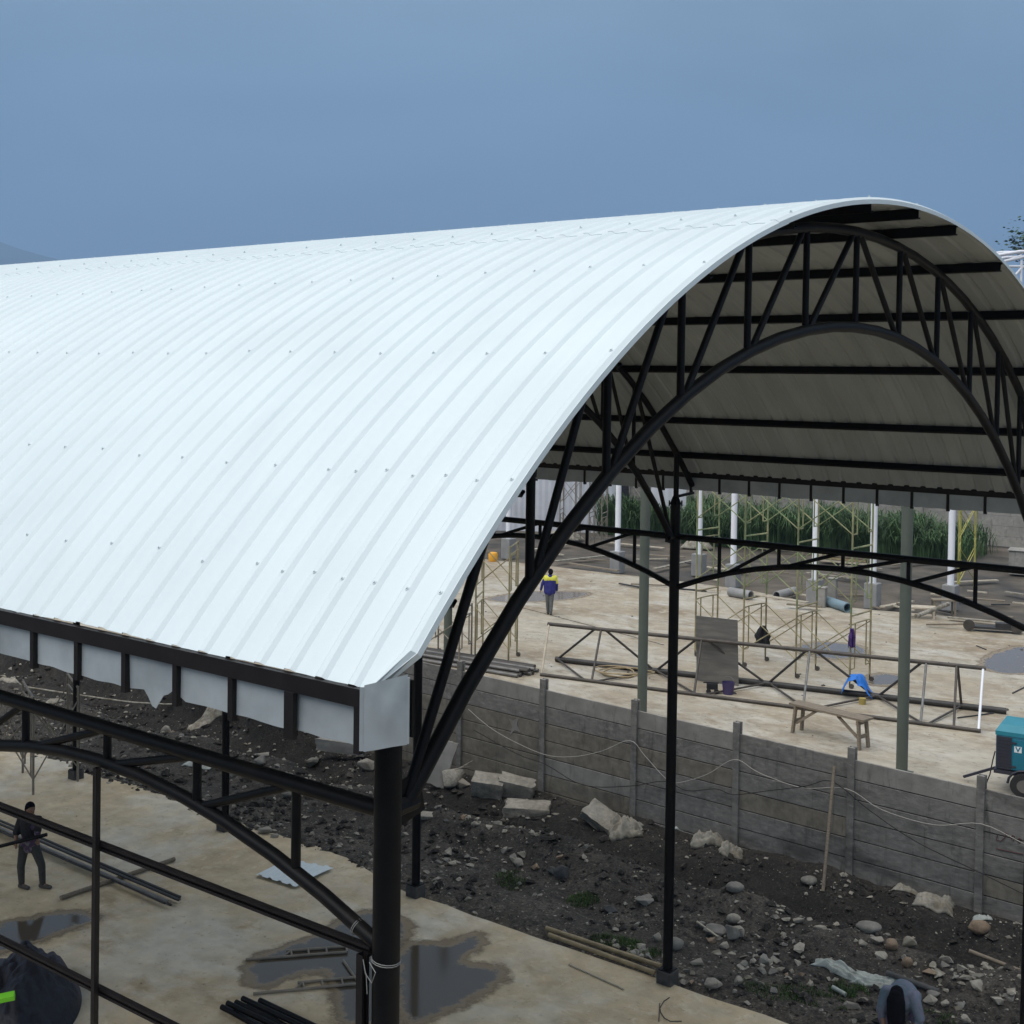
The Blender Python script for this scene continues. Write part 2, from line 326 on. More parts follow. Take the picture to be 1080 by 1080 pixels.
def dirt_z(x, y):
    n1 = nz(x * 0.55, y * 0.55, 1.7); n2 = nz(x * 1.7, y * 1.7, 4.2); n3 = nz(x * 5.0, y * 5.0, 9.1)
    t = min(1.0, max(0.0, (y - 12.7) / 0.9)); sl_ = t * t * (3 - 2 * t)
    z = -0.10 + sl_ * 0.12 + 0.035 * n2 * sl_ + (0.022 + 0.02 * max(0, min(1, y - 14.2))) * n3 + 0.012 * nz(x * 11, y * 11, 3)
    wv = y + 0.35 * nz(x * 0.4, 7.7)
    z += 0.46 * math.exp(-((wv - 15.9) / 0.75) ** 2) * (0.75 + 0.7 * n1)
    z -= 0.42 * math.exp(-((wv - 17.1) / 0.50) ** 2) * (0.8 + 0.4 * n2)
    z += 0.16 * math.exp(-((wv - 18.5) / 0.6) ** 2) * (0.7 + 0.6 * n2) + 0.06 * n2 * (1 if y > 14 else 0.3)
    b = min(1.0, max(0.0, (-19.6 - x) / 1.4))
    if b > 0:
        u = min(1.0, max(0.0, (y - 17.9 + 0.5 * n1) / 0.9))
        z += b * u * u * (3 - 2 * u) * 1.25
    return z
def grid(name, x0, x1, y0, y1, st, zf, m, skip=None):
    nx = int((x1 - x0) / st) + 1; ny = int((y1 - y0) / st) + 1
    vs = []; fs = []
    for j in range(ny):
        for i in range(nx):
            X = x0 + i * st; Y = y0 + j * st; vs.append((X, Y, zf(X, Y)))
    for j in range(ny - 1):
        for i in range(nx - 1):
            a = j * nx + i; fs.append((a, a + 1, a + nx + 1, a + nx))
    me = bpy.data.meshes.new(name); me.from_pydata(vs, [], fs); me.materials.append(m)
    me.polygons.foreach_set('use_smooth', [True] * len(fs))
    o = bpy.data.objects.new(name, me); COL.objects.link(o); return o
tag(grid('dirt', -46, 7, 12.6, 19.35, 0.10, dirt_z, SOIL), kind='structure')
YZ = 1.2
mb = MB(); mb.poly([(-60, 19.3, YZ), (30, 19.3, YZ), (30, 42.6, YZ)] + [(xx, 43.2 + 0.9 * nz(xx * 0.15, 2.2) - (0 if xx < -22 else 1.4 * max(0, nz(xx * 0.1, 5))), YZ) for xx in range(28, -60, -2)] + [(-60, 43.5, YZ)], 0.5)
tag(mb.build('yard_slab', YARDM), kind='structure')
def ydz(x, y): return 1.12 + 0.10 * nz(x * 0.3, y * 0.3, 2) + 0.05 * nz(x * 1.1, y * 1.1, 5) - (0.12 if y < 44 else 0)
tag(grid('yard_dirt', -90, 45, 40, 120, 0.8, ydz, YDIRT), kind='structure')

# puddles
def shallow_mat(name, wet, water):
    m = bpy.data.materials.new(name); m.use_nodes = True; nt = m.node_tree
    b = nt.nodes['Principled BSDF']; out = nt.nodes['Material Output']
    at = nt.nodes.new('ShaderNodeAttribute'); at.attribute_name = 'depth'
    tc = nt.nodes.new('ShaderNodeTexCoord'); n = nt.nodes.new('ShaderNodeTexNoise'); n.inputs['Scale'].default_value = 3.5; n.inputs['Detail'].default_value = 8; n.inputs['Roughness'].default_value = .65
    nt.links.new(tc.outputs['Object'], n.inputs['Vector'])
    a = nt.nodes.new('ShaderNodeMath'); a.operation = 'MULTIPLY_ADD'; a.inputs[1].default_value = 0.55; nt.links.new(n.outputs['Fac'], a.inputs[0]); nt.links.new(at.outputs['Fac'], a.inputs[2])
    def ms(lo, hi):
        r = nt.nodes.new('ShaderNodeMapRange'); r.interpolation_type = 'SMOOTHSTEP'; r.inputs['From Min'].default_value = lo + .275; r.inputs['From Max'].default_value = hi + .275
        nt.links.new(a.outputs[0], r.inputs['Value']); return r.outputs[0]
    al = ms(-0.22, 0.02); wa = ms(0.0, 0.16)
    mx = nt.nodes.new('ShaderNodeMix'); mx.data_type = 'RGBA'; mx.inputs['A'].default_value = (*wet, 1); mx.inputs['B'].default_value = (*water, 1)
    nt.links.new(wa, mx.inputs['Factor']); nt.links.new(mx.outputs['Result'], b.inputs['Base Color'])
    rr = nt.nodes.new('ShaderNodeMapRange'); rr.inputs['To Min'].default_value = 0.5; rr.inputs['To Max'].default_value = 0.09; nt.links.new(wa, rr.inputs['Value']); nt.links.new(rr.outputs[0], b.inputs['Roughness'])
    b.inputs['Specular IOR Level'].default_value = 0.25
    tr = nt.nodes.new('ShaderNodeBsdfTransparent'); ms_ = nt.nodes.new('ShaderNodeMixShader')
    nt.links.new(al, ms_.inputs['Fac']); nt.links.new(tr.outputs[0], ms_.inputs[1]); nt.links.new(b.outputs[0], ms_.inputs[2]); nt.links.new(ms_.outputs[0], out.inputs['Surface'])
    return m
WATERM = shallow_mat('shallow_water', (0.24, 0.185, 0.115), (0.082, 0.069, 0.052))
WATERY = shallow_mat('shallow_yard_water', (0.24, 0.19, 0.13), (0.15, 0.128, 0.108))
def puddle(pts, z, m, st, lift):
    P = [G(px, py, z) for px, py in pts]; n = len(P); poly = []
    for i in range(n):
        p0, p1, p2, p3 = P[i - 1], P[i], P[(i + 1) % n], P[(i + 2) % n]
        for k in range(4):
            t = k / 4; poly.append(0.5 * ((2 * p1) + (p2 - p0) * t + (2 * p0 - 5 * p1 + 4 * p2 - p3) * t * t + (3 * p1 - p0 - 3 * p2 + p3) * t ** 3))
    poly = [(q.x, q.y) for q in poly]; mg = 0.55
    def sd(x, y):
        best = 1e9; ins = False; m_ = len(poly)
        for i in range(m_):
            ax, ay = poly[i]; bx, by = poly[(i + 1) % m_]
            dx, dy = bx - ax, by - ay; t = max(0, min(1, ((x - ax) * dx + (y - ay) * dy) / (dx * dx + dy * dy + 1e-12)))
            d = (x - ax - t * dx) ** 2 + (y - ay - t * dy) ** 2
            if d < best: best = d
            if (ay > y) != (by > y) and x < (bx - ax) * (y - ay) / (by - ay) + ax: ins = not ins
        return math.sqrt(best) * (1 if ins else -1)
    x0, x1 = min(p[0] for p in poly) - mg, max(p[0] for p in poly) + mg; y0, y1 = min(p[1] for p in poly) - mg, max(p[1] for p in poly) + mg
    if z < 0.5: y1 = min(y1, 12.7)
    nx, ny = int((x1 - x0) / st) + 1, int((y1 - y0) / st) + 1
    vals = [[sd(x0 + i * st, y0 + j * st) for i in range(nx)] for j in range(ny)]
    vs = []; dp = []; idx = {}; fs = []
    for j in range(ny - 1):
        for i in range(nx - 1):
            c = ((i, j), (i + 1, j), (i + 1, j + 1), (i, j + 1))
            if max(vals[b][a] for a, b in c) < -0.48: continue
            f = []
            for a, b in c:
                if (a, b) not in idx:
                    idx[(a, b)] = len(vs); vs.append((x0 + a * st, y0 + b * st, z + lift)); dp.append(max(-.6, min(.6, vals[b][a])))
                f.append(idx[(a, b)])
            fs.append(tuple(f))
    me = bpy.data.meshes.new('puddle'); me.from_pydata(vs, [], fs); me.materials.append(m)
    at = me.attributes.new('depth', 'FLOAT', 'POINT'); at.data.foreach_set('value', dp)
    o = bpy.data.objects.new('puddle', me); COL.objects.link(o); return tag(o, kind='structure')
puddle([(262, 1034), (266, 1014), (292, 1002), (330, 988), (385, 962), (430, 974), (420, 1000), (412, 1030), (420, 1072), (365, 1080), (355, 1048), (340, 1024), (300, 1032), (280, 1040)], 0, WATERM, .08, .004)
puddle([(424, 1000), (470, 996), (500, 986), (508, 996), (488, 1014), (526, 1022), (528, 1034), (476, 1064), (424, 1076)], 0, WATERM, .08, .007)
puddle([(-20, 982), (42, 966), (86, 962), (98, 970), (62, 984), (24, 998), (-20, 1006)], 0, WATERM, .08, .004)
puddle([(1036, 704), (1046, 690), (1085, 682), (1105, 704), (1070, 711)], YZ, WATERY, .15, .004)
puddle([(838, 686), (860, 677), (905, 681), (915, 690), (880, 695)], YZ, WATERY, .15, .004)
puddle([(912, 719), (925, 711), (950, 713), (948, 721), (925, 723)], YZ, WATERY, .15, .007)
puddle([(515, 631), (560, 624), (620, 625), (600, 632), (540, 635)], YZ, WATERY, .2, .004)

# hills beyond
mb = MB()
base = [Dp(px, 430, 5600) for px in range(-260, 700, 20)]
pts = []
for i, px in enumerate(range(-260, 700, 20)):
    top = 252 + (px * 0.36 if px > 0 else px * 0.05) + 6 * nz(px * 0.012, 1.5)
    top = max(238, min(top, 300 + 12 * nz(px * 0.01, 4)))
    pts.append((px, top))
n = len(pts); vs = []
for j, (fr, dep) in enumerate(((0.0, 4700), (0.45, 5000), (0.8, 5300), (1.0, 5600), (0.6, 6000), (0.0, 6200))):
    for px, top in pts:
        b0 = Dp(px, 400, dep); zt = Dp(px, top, 5600).z
        vs.append((b0.x, b0.y, max(-1, zt * fr * (1 + 0.12 * nz(px * 0.02, j * 1.3)) if 0 < fr < 1 else zt * fr - (1 if fr == 0 else 0))))
fs = [(j * n + i, j * n + i + 1, (j + 1) * n + i + 1, (j + 1) * n + i) for j in range(5) for i in range(n - 1)]
mb.add(vs, fs); tag(mb.build('hills', HILLM, smooth=True), kind='structure')

# ================================================================== the steel shed
L, S = 5.619, 12.860
YC = 6.44
SK = 0.018
NB = 5
def roof_z(Y): d = Y - YC; return 11.666 - 0.0521 * d * d - 0.0003 * d ** 4
def bot_z(Y): d = Y - YC; return 10.543 - 0.0628 * d * d - 0.0004 * d ** 4
def top_z(Y): return roof_z(Y) - 0.20
shed = empty('steel_shed', (-14, 6.43, 0), 0, 'long open-sided shed with white ribbed barrel roof on black pipe arches', 'shed')
SH0 = Vector((-14, 6.43, 0))
class PB(MB):                              # builder whose mesh is stored relative to the shed's base
    def build(s, name, mats, parent=None, smooth=False, rel=SH0):
        s.v = [tuple(Vector(p) - rel) for p in s.v]
        return MB.build(s, name, mats, parent, smooth)

# roof sheets: ribbed, upper sheet laps over the two lower ones
E0 = 0.625
XL = -29.2
def xend(Y):
    x = E0 + SK * Y
    if Y < -0.5: x -= (-0.5 - Y) / 0.12 * 0.20
    return x
def rib_profile():
    out = []                               # (offset from XR, height)
    out.append((0.0, -0.035)); out.append((-0.002, 0.0))
    k = 0
    while True:
        c = -0.055 - 0.25 * k
        if XL > E0 + c - 0.3: break
        out += [(c + 0.048, 0.0), (c + 0.020, 0.021), (c - 0.020, 0.021), (c - 0.048, 0.0)]
        if k % 4 == 1: out[-1] = (c - 0.044, 0.004); out += [(c - 0.0455, -0.001)]
        if k % 1 == 0: out += [(c - 0.125, 0.003)]
        k += 1
    return out
RP = rib_profile()
def sheet(name, ya, yb, lift, n):
    ys = [ya + (yb - ya) * i / n for i in range(n + 1)]
    vs = []; fs = []; mi = []
    m = len(RP)
    for layer in (0, 1):
        for Y in ys:
            dY = 0.01; sl_ = (roof_z(Y + dY) - roof_z(Y - dY)) / (2 * dY)
            nrm = Vector((0, -sl_, 1)).normalized()
            xe = xend(Y); e0 = E0 + SK * Y
            wob = 0.012 * nz(Y * 1.3, 2.0)
            for (o_, h) in RP:
                xx = e0 + o_
                if xx > xe: xx = xe
                hh = h + lift - layer * 0.004
                z = roof_z(Y)
                if abs(Y - ya) < 1e-6 and ya < 0: z += 0.030 * max(-.25, nz(xx * 0.75, 6.0)) + 0.008 * nz(xx * 3, 2)
                vs.append((xx, Y + nrm.y * hh, z + nrm.z * hh))
    N = m * (n + 1)
    for i in range(n):
        for k in range(m - 1):
            a = i * m + k; fs.append((a, a + m, a + m + 1, a + 1)); mi.append(0)
            a += N; fs.append((a, a + 1, a + m + 1, a + m)); mi.append(1)
    for k in range(m - 1):
        fs.append((k, k + 1, N + k + 1, N + k)); mi.append(0)
        a = n * m + k; fs.append((a + 1, a, N + a, N + a + 1)); mi.append(0)
    for i in range(n):
        for k in (0, m - 1):
            a = i * m + k
            fs.append((a, a + m, N + a + m, N + a) if k else (a + m, a, N + a, N + a + m)); mi.append(0)
    p = PB(); p.v = vs; p.f = fs; p.m = mi
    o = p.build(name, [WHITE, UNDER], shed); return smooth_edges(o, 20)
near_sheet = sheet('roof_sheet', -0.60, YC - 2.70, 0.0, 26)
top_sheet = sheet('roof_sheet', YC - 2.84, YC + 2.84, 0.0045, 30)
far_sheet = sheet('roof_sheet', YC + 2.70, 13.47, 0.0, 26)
PURL = [-6.62, -6.02, -5.02, -3.86, -2.55, -1.06, 0.04, 1.04, 2.43, 3.72, 4.92, 5.98, 6.60]
# roofing screws with washers on the ribs: one small-pattern part of each sheet
def screws(host, ya, yb, lift):
    p = PB()
    for d in PURL:
        Y = YC + d
        if not (ya < Y < yb): continue
        sl_ = (roof_z(Y + .01) - roof_z(Y - .01)) / .02; nrm = Vector((0, -sl_, 1)).normalized()
        k = 0
        while True:
            c = -0.055 - 0.25 * k
            if E0 + c < XL + 0.4: break
            if k % 2 == 0 or (abs(d) > 6 and k < 6):
                X = E0 + SK * Y + c + random.uniform(-.008, .008); yy = Y + random.uniform(-.02, .02)
                b = Vector((X, yy, roof_z(yy))) + nrm * (0.020 + lift)
                p.tube([b, b + nrm * 0.005], 0.013, 8); p.tube([b + nrm * 0.005, b + nrm * 0.014], 0.0065, 6)
            k += 1
    o = p.build('roofing_screws', SCREWM, host); o['kind'] = 'stuff'; return o
screws(near_sheet, -0.6, YC - 2.8, 0.0); screws(top_sheet, YC - 2.8, YC + 2.8, 0.007); screws(far_sheet, YC + 2.8, 13.5, 0.0)

# purlins (C channels)
for d in PURL:
    Y = YC + d; sl_ = (roof_z(Y + .01) - roof_z(Y - .01)) / .02; nrm = Vector((0, -sl_, 1)).normalized()
    tang = Vector((0, 1, sl_)).normalized()
    c = Vector((0, Y, roof_z(Y))) - nrm * 0.057
    p = PB(); a = c + Vector((XL + 0.1, 0, 0)); b = c + Vector((E0 - 0.035 + SK * Y, 0, 0))
    p.bar(a, b, 0.004, 0.10, nrm)
    for s_ in (-1, 1):
        q = nrm * s_ * 0.0475 + tang * 0.0225
        p.bar(a + q, b + q, 0.045 - 0.004, 0.004, nrm)
        q = nrm * s_ * 0.0405 + tang * 0.043
        p.bar(a + q, b + q, 0.004, 0.0135, nrm)
    p.build('purlin', BLACK, shed)

# arch trusses
VD = [0.0, 1.08, 2.16, 3.22, 4.22, 5.10]
def arch_truss(x0, sk, src=None):
    def P(Y, z): return Vector((x0 + sk * Y, Y, z))
    p = PB()
    ys = [YC + 6.27 * (i / 24 * 2 - 1) for i in range(25)]
    p.tube([P(Y, bot_z(Y)) for Y in ys], 0.054, 10)
    yt = [YC + 6.95 * (i / 28 * 2 - 1) for i in range(29)]
    p.tube([P(Y, top_z(Y)) for Y in yt], 0.050, 10)
    t = p.build('arch_truss', BLACK, shed); smooth_edges(t, 50)
    def strut(name, a, b, r):
        q = PB(); q.tube([a, b], r, 8); smooth_edges(q.build(name, BLACK, t), 50)
    for s_ in (-1, 1):
        for i, d in enumerate(VD):
            if i == 0 and s_ > 0: continue
            Y = YC + s_ * d
            strut('vertical_strut', P(Y, bot_z(Y)), P(Y, top_z(Y)), 0.032)
        for i in range(1, len(VD)):
            Yb = YC + s_ * VD[i]; Yt = YC + s_ * VD[i - 1]
            strut('diagonal_strut', P(Yb - s_ * 0.06, bot_z(Yb - s_ * .06)), P(Yt + s_ * 0.06, top_z(Yt + s_ * .06)), 0.030)
        Yf = YC + s_ * 6.27; Yt = YC + s_ * 5.16
        strut('diagonal_strut', P(Yf, bot_z(Yf) + 0.03), P(Yt, top_z(Yt)), 0.034)
        Ye = YC + s_ * 6.43
        q = PB(); q.bar(P(YC + s_ * 6.40, 7.44), P(YC + s_ * 6.14, 7.50), 0.014, 0.26); q.tube([P(YC + s_ * 6.40, 7.44), P(YC + s_ * 6.20, 7.45)], 0.056, 10); q.build('foot_gusset', BLACK, t)
        q = PB(); q.tube([P(Ye, 8.0), P(Ye, top_z(Ye))], 0.045, 10); smooth_edges(q.build('end_post', BLACK, t), 50)
        q = PB(); q.bar(P(Ye, 8.09), P(YC + s_ * 7.0, 8.12), 0.04, 0.04); q.build('eave_bracket', BLACK, t)
    return t
for i in range(NB + 1):
    arch_truss(-i * L, SK if i == 0 else 0.0)

# columns
for i in range(NB + 1):
    for s_ in (0, 1):
        Y = s_ * S + (0.0 if s_ else 0.01); X = -i * L + (0.115 if (i == 0 and s_) else 0)
        p = PB(); p.tube([(X, Y, 0.22), (X, Y, 8.0)], 0.083, 20)
        c = p.build('column', BLACK, shed); smooth_edges(c, 50)
        q = PB(); q.box((X, Y, 0.07), (0.28, 0.28, 0.30)); f = q.build('footing', FOOTING, c)
        bv = f.modifiers.new('b', 'BEVEL'); bv.width = 0.02; bv.segments = 2
        q = PB(); q.box((X, Y, 0.228), (0.24, 0.24, 0.016)); q.build('base_plate', BLACK, c)
        q = PB(); q.tube([(X, Y, 7.97), (X, Y, 8.0), (X, Y, 8.10)], [0.115, 0.085, 0.047], 16)
        for k in range(4):
            a = math.pi / 4 + k * math.pi / 2
            q.tube([(X + .105 * math.cos(a), Y + .105 * math.sin(a), 7.94), (X + .105 * math.cos(a), Y + .105 * math.sin(a), 8.03)], 0.012, 6)
        smooth_edges(q.build('collar', BLACK, c), 50)

# longitudinal eave trusses between the columns
def eave_truss(x1, x0, Y, x1f=None):
    mid = (x0 + x1) / 2; half = abs(x0 - x1) / 2
    zb = lambda u: 7.19 - 0.074 * u * u
    p = PB()
    p.tube([(x0, Y, 7.44), (x1, Y, 7.44)], 0.052, 10)
    us = [half * (i / 12 * 2 - 1) * 0.975 for i in range(13)]
    p.tube([(mid + u, Y, zb(u)) for u in us], 0.047, 10)
    t = p.build('eave_truss', BLACK, shed); smooth_edges(t, 50)
    pos = [-2.04, -1.0, 0.05, 1.06, 2.03]
    for u in pos:
        q = PB(); q.tube([(mid + u, Y, zb(u)), (mid + u, Y, 7.44)], 0.031, 8); smooth_edges(q.build('vertical_strut', BLACK, t), 50)
    ends = pos
    for a, b in zip(ends[:-1], ends[1:]):
        q = PB(); q.tube([(mid + a + .06, Y, zb(a)), (mid + b - .05, Y, 7.42)], 0.029, 8); smooth_edges(q.build('diagonal_strut', BLACK, t), 50)
    return t
for i in range(NB):
    eave_truss(-i * L + (0.115 if i == 0 else 0), -(i + 1) * L, S)
    eave_truss(-i * L, -(i + 1) * L, 0.01)

# eave beams, posts and fascia sheets
def fascia(Y, out, zt, x_end, x0, step, xs_first):
    sgn = -1 if out < 0 else 1
    p = PB(); p.bar((XL + 0.2, Y, zt), (x_end, Y, zt), 0.05, 0.098)
    nm = p.build('eave_beam', BROWNBLK, shed)
    p = PB()
    xs = []; xx = xs_first
    while xx > XL + 0.4: xs.append(xx); xx -= step
    for xx in xs:
        q = PB(); q.bar((xx, Y, zt - 0.05), (xx, Y, zt - 0.30), 0.042, 0.042, (0, 1, 0)); q.build('fascia_post', BROWNBLK, shed)
    # sheet with a sag along its lower edge
    n = 700; vs = []; fs = []
    xa, xb = XL + 0.2, x_end - 0.02
    for layer in (0, 1):
        for i in range(n + 1):
            X = xa + (xb - xa) * i / n
            sag = 0.014 * nz(X * 1.7, 3 + Y) + 0.012 * nz(X * 5, 1 + Y) + (0.12 * max(0.0, 1 - abs(X + 1.40) / 0.10) - 0.06 * max(0.0, 1 - abs(X + 1.19) / 0.09) if sgn < 0 else 0)
            bow = 0.028 * nz(X * 2.3, 9)
            for j in range(4):
                t = j / 3; z = zt - 0.052 - t * (0.215 + sag)
                vs.append((X, Y + bow * t - sgn * 0.012 + layer * 0.002, z))
    N = 4 * (n + 1)
    for i in range(n):
        for j in range(3):
            a = i * 4 + j; fs.append((a, a + 4, a + 5, a + 1)); a += N; fs.append((a, a + 1, a + 5, a + 4))
    p = PB(); p.add(vs, fs); p.build('fascia_sheet', GALV, shed, smooth=True)
    return xs
fascia(-0.62, -1, 8.297, 0.40, None, 0.51, 0.375)
fascia(13.40, 1, 8.43, 0.60, None, 0.54, 0.30)
p = PB(); p.bar((-0.13, -0.645, 8.30 - 0.05), (-0.13, -0.645, 7.99), 0.075, 0.03, (0, 1, 0)); p.build('fascia_post', BROWNBLK, shed)
# folded end cap at the near gable corner
p = PB()
A = Vector((0.425, -0.635, 0)); B = Vector((0.615, -0.505, 0))
dd = (B - A).normalized(); nn = Vector((dd.y, -dd.x, 0))
n = 24; vs = []
for layer in (0, 1):
    for i in range(n + 1):
        t = i / n
        for j in range(25):
            u = j / 24; pnt = A.lerp(B, t) + nn * (0.010 * math.sin(math.pi * t) * math.sin(math.pi * u) + 0.012 * nz(t * 2.2, u * 2.0, 3) * math.sin(math.pi * t) - layer * 0.003)
            zt = 8.375 + t * 0.065 - 0.004; zb_ = 8.018 + t * 0.045
            vs.append((pnt.x, pnt.y, zt + (zb_ - zt) * u))
fs = []
N = 25 * (n + 1)
for i in range(n):
    for j in range(24):
        a = i * 25 + j; fs.append((a, a + 1, a + 26, a + 25)); a += N; fs.append((a, a + 25, a + 26, a + 1))
p.add(vs, fs)
p.bar(A + Vector((-.012, 0, 8.36)), A + Vector((-.012, 0, 8.02)), 0.03, 0.004, nn)
p.bar(B + Vector((0.006, 0, 8.42)), B + Vector((0.006, 0, 8.07)), 0.012, 0.016, nn)
smooth_edges(p.build('end_cap', GALV, shed), 35)
p = PB(); p.bar(B + Vector((0.0, 0.03, 8.40)), B + Vector((0.0, 0.03, 8.10)), 0.02, 0.03); p.build('end_cap_bracket', BLACK, shed)

# wall girts in the near side
def channel(a, b, w, h, up, name):
    p = PB(); a = Vector(a); b = Vector(b); d = (b - a).normalized(); upv = Vector(up); x = d.cross(upv).normalized()
    p.bar(a - x * (w / 2), b - x * (w / 2), 0.004, h, up)
    for s_ in (-1, 1): p.bar(a + upv * s_ * (h / 2 - .002), b + upv * s_ * (h / 2 - .002), w - 0.002, 0.004, up)
    for s_ in (-1, 1): p.bar(a + x * (w / 2 - .002) + upv * s_ * (h / 2 - .012), b + x * (w / 2 - .002) + upv * s_ * (h / 2 - .012), 0.004, 0.016, up)
    return p.build(name, BROWNBLK, shed)
for z_ in (6.57, 5.51):
    channel((-5.50, -0.005, z_), (-0.10, -0.005, z_ + 0.015), 0.04, 0.058, (0, 0, 1), 'wall_rail')
channel((-2.795, -0.05, 7.16), (-2.86, -0.05, 0.0), 0.040, 0.040, (0, 1, 0), 'wall_post')
channel((-0.125, -0.055, 6.58), (-0.135, -0.055, 0.0), 0.05, 0.06, (0, 1, 0), 'wall_post')
# wire ties
def ring(c, r, ax, name='tie_wire'):
    c = Vector(c); ax = Vector(ax).normalized(); ref = Vector((0, 0, 1)) if abs(ax.z) < .9 else Vector((1, 0, 0))
    x = ax.cross(ref).normalized(); y = ax.cross(x)
    p = PB()
    for o_ in (0, 0.012):
        p.tube([c + ax * o_ + (x * math.cos(t * math.pi / 8) + y * math.sin(t * math.pi / 8)) * r for t in range(17)], 0.0028, 5)
    return p.build(name, WIRE, shed)
ring((0, 0.01, 6.55), 0.087, (0.1, 0.05, 1))
ring((-0.24, 0.01, 6.69), 0.051, (1, 0, -0.4))
p = PB(); p.tube([(-0.10, -0.08, 6.56), (-0.05, -0.11, 6.50), (0.0, -0.11, 6.46), (0.03, -0.11, 6.53), (-0.03, -0.10, 6.57)], 0.003, 5)
p.tube([(-0.05, -0.105, 6.5), (-0.04, -0.105, 6.38)], 0.003, 5); p.build('tie_wire', WIRE, shed)

# ================================================================== fence
FY = 19.08
fence = empty('concrete_fence', (-9, FY, 0), 0, 'grey precast concrete wall of stacked planks between grooved posts', 'wall')
class FB(PB):
    def build(s, name, mats, parent=None, smooth=False): return PB.build(s, name, mats, parent, smooth, Vector((-9, FY, 0)))
fx = [-2.50 - 2.57 * k for k in range(-3, 8)]
ftop = lambda X: 2.62 - 0.0235 * (X + 2.5)
for k, X in enumerate(fx):
    p = FB(); tilt = 0.02 * nz(X, 4)
    h = ftop(X) + 0.02 * nz(X * 3, 2)
    for s_ in (-1, 1):
        p.bar((X, FY + s_ * 0.055, -0.4), (X + tilt, FY + s_ * 0.055, h), 0.15, 0.05, (0, 1, 0))
    p.bar((X, FY, -0.4), (X + tilt, FY, h - 0.004), 0.06, 0.06, (0, 1, 0))
    o = p.build('fence_post', FENCEM, fence); bv = o.modifiers.new('b', 'BEVEL'); bv.width = 0.006; bv.segments = 1
for k in range(len(fx) - 1):
    xa, xb = fx[k], fx[k + 1]
    for j in range(7):
        za = ftop(xa) - 0.24 - 0.405 * (j + 1); zb = ftop(xb) - 0.24 - 0.405 * (j + 1)
        p = FB(); off = random.uniform(-0.006, 0.006)
        c0 = Vector((xa - 0.042, FY + off, za + 0.2)); c1 = Vector((xb + 0.042, FY + off, zb + 0.2))
        p.bar(c0, c1, 0.045, 0.388)
        dz_ = Vector((0, 0, -0.2025)); p.bar(c0 + dz_, c1 + dz_, 0.016, 0.022, mi=1)
        r = random.random(); m = FENCEM
        if (k, j) in ((6, 0), (5, 0), (6, 4)): m = FENCEL
        elif xb < -12.5 and j > 1: m = FENCEB
        elif r < 0.16: m = FENCEL
        elif r < 0.26: m = FENCEB
        o = p.build('fence_plank', [m, DIRT], fence); bv = o.modifiers.new('b', 'BEVEL'); bv.width = 0.008; bv.segments = 1
# red scrawl (not legible) sprayed on the right-hand planks
p = FB()
def scr(pts): p.tube([V(a, b, FY - 0.03) for a, b in pts], 0.008, 4)
scr([(1052, 880), (1051, 886), (1056, 887), (1061, 882), (1060, 878), (1063, 880)])
scr([(1068, 881), (1066, 884), (1069, 887), (1070, 882), (1068, 881)]); scr([(1075, 884), (1073, 887), (1076, 889), (1077, 885), (1075, 884)])
scr([(1051, 895), (1060, 897), (1079, 901)])
p.build('red_scrawl', RED, fence)
p = FB(); tp_ = [(536, 757), (541, 760), (547, 757), (545, 764), (549, 773), (543, 770), (538, 775), (540, 766)]
p.add([V(a, b, FY - 0.034) for a, b in tp_], [tuple(range(8))]); p.build('torn_paper', FENCEL, fence)

# ================================================================== rubble, stones, bags on the dirt
def rock_mesh(name, size, seed, m, flat=1.0, sub=2, rough=0.28, blocky=0.0):
    if rough > 0.2:
        rnd = random.Random(int(seed * 1000)); bm = bmesh.new()
        for _ in range(15):
            d = Vector((rnd.gauss(0, 1), rnd.gauss(0, 1), rnd.gauss(0, 1))).normalized()
            if blocky: 
                d2 = d / max(abs(d.x), abs(d.y), abs(d.z)) * 0.8; d = d * (1 - blocky) + d2 * blocky
            d *= rnd.uniform(.80, 1.12) * .54; bm.verts.new((d.x * size[0], d.y * size[1], d.z * size[2]))
        r = bmesh.ops.convex_hull(bm, input=bm.verts[:]); bmesh.ops.delete(bm, geom=[v for v in bm.verts if not v.link_faces], context='VERTS')
        bmesh.ops.bevel(bm, geom=bm.edges[:], offset=min(size) * .05, segments=1, affect='EDGES', profile=.6)
        me = bpy.data.meshes.new(name); bm.to_mesh(me); bm.free(); me.materials.append(m); return me
    bm = bmesh.new(); bmesh.ops.create_icosphere(bm, subdivisions=sub + 1, radius=0.5)
    for v in bm.verts:
        d = v.co.normalized()
        if blocky:
            mxa = max(abs(d.x), abs(d.y), abs(d.z)); d2 = d / mxa * 0.72
            v.co = (d * (1 - blocky) + d2 * blocky) * 0.5 * 1.15
        k = 1 + rough * nz(d.x * 1.6 + seed, d.y * 1.6, d.z * 1.6 + seed * .7) + rough * 0.4 * nz(d.x * 4 + seed, d.y * 4, d.z * 4)
        v.co = Vector((v.co.x * size[0] * k, v.co.y * size[1] * k, v.co.z * size[2] * k * flat))
    for f in bm.faces: f.smooth = True
    for e in bm.edges:
        if len(e.link_faces) == 2 and e.calc_face_angle(0) > R_(28): e.smooth = False
    me = bpy.data.meshes.new(name); bm.to_mesh(me); bm.free(); me.materials.append(m); return me
ROCKS = 0
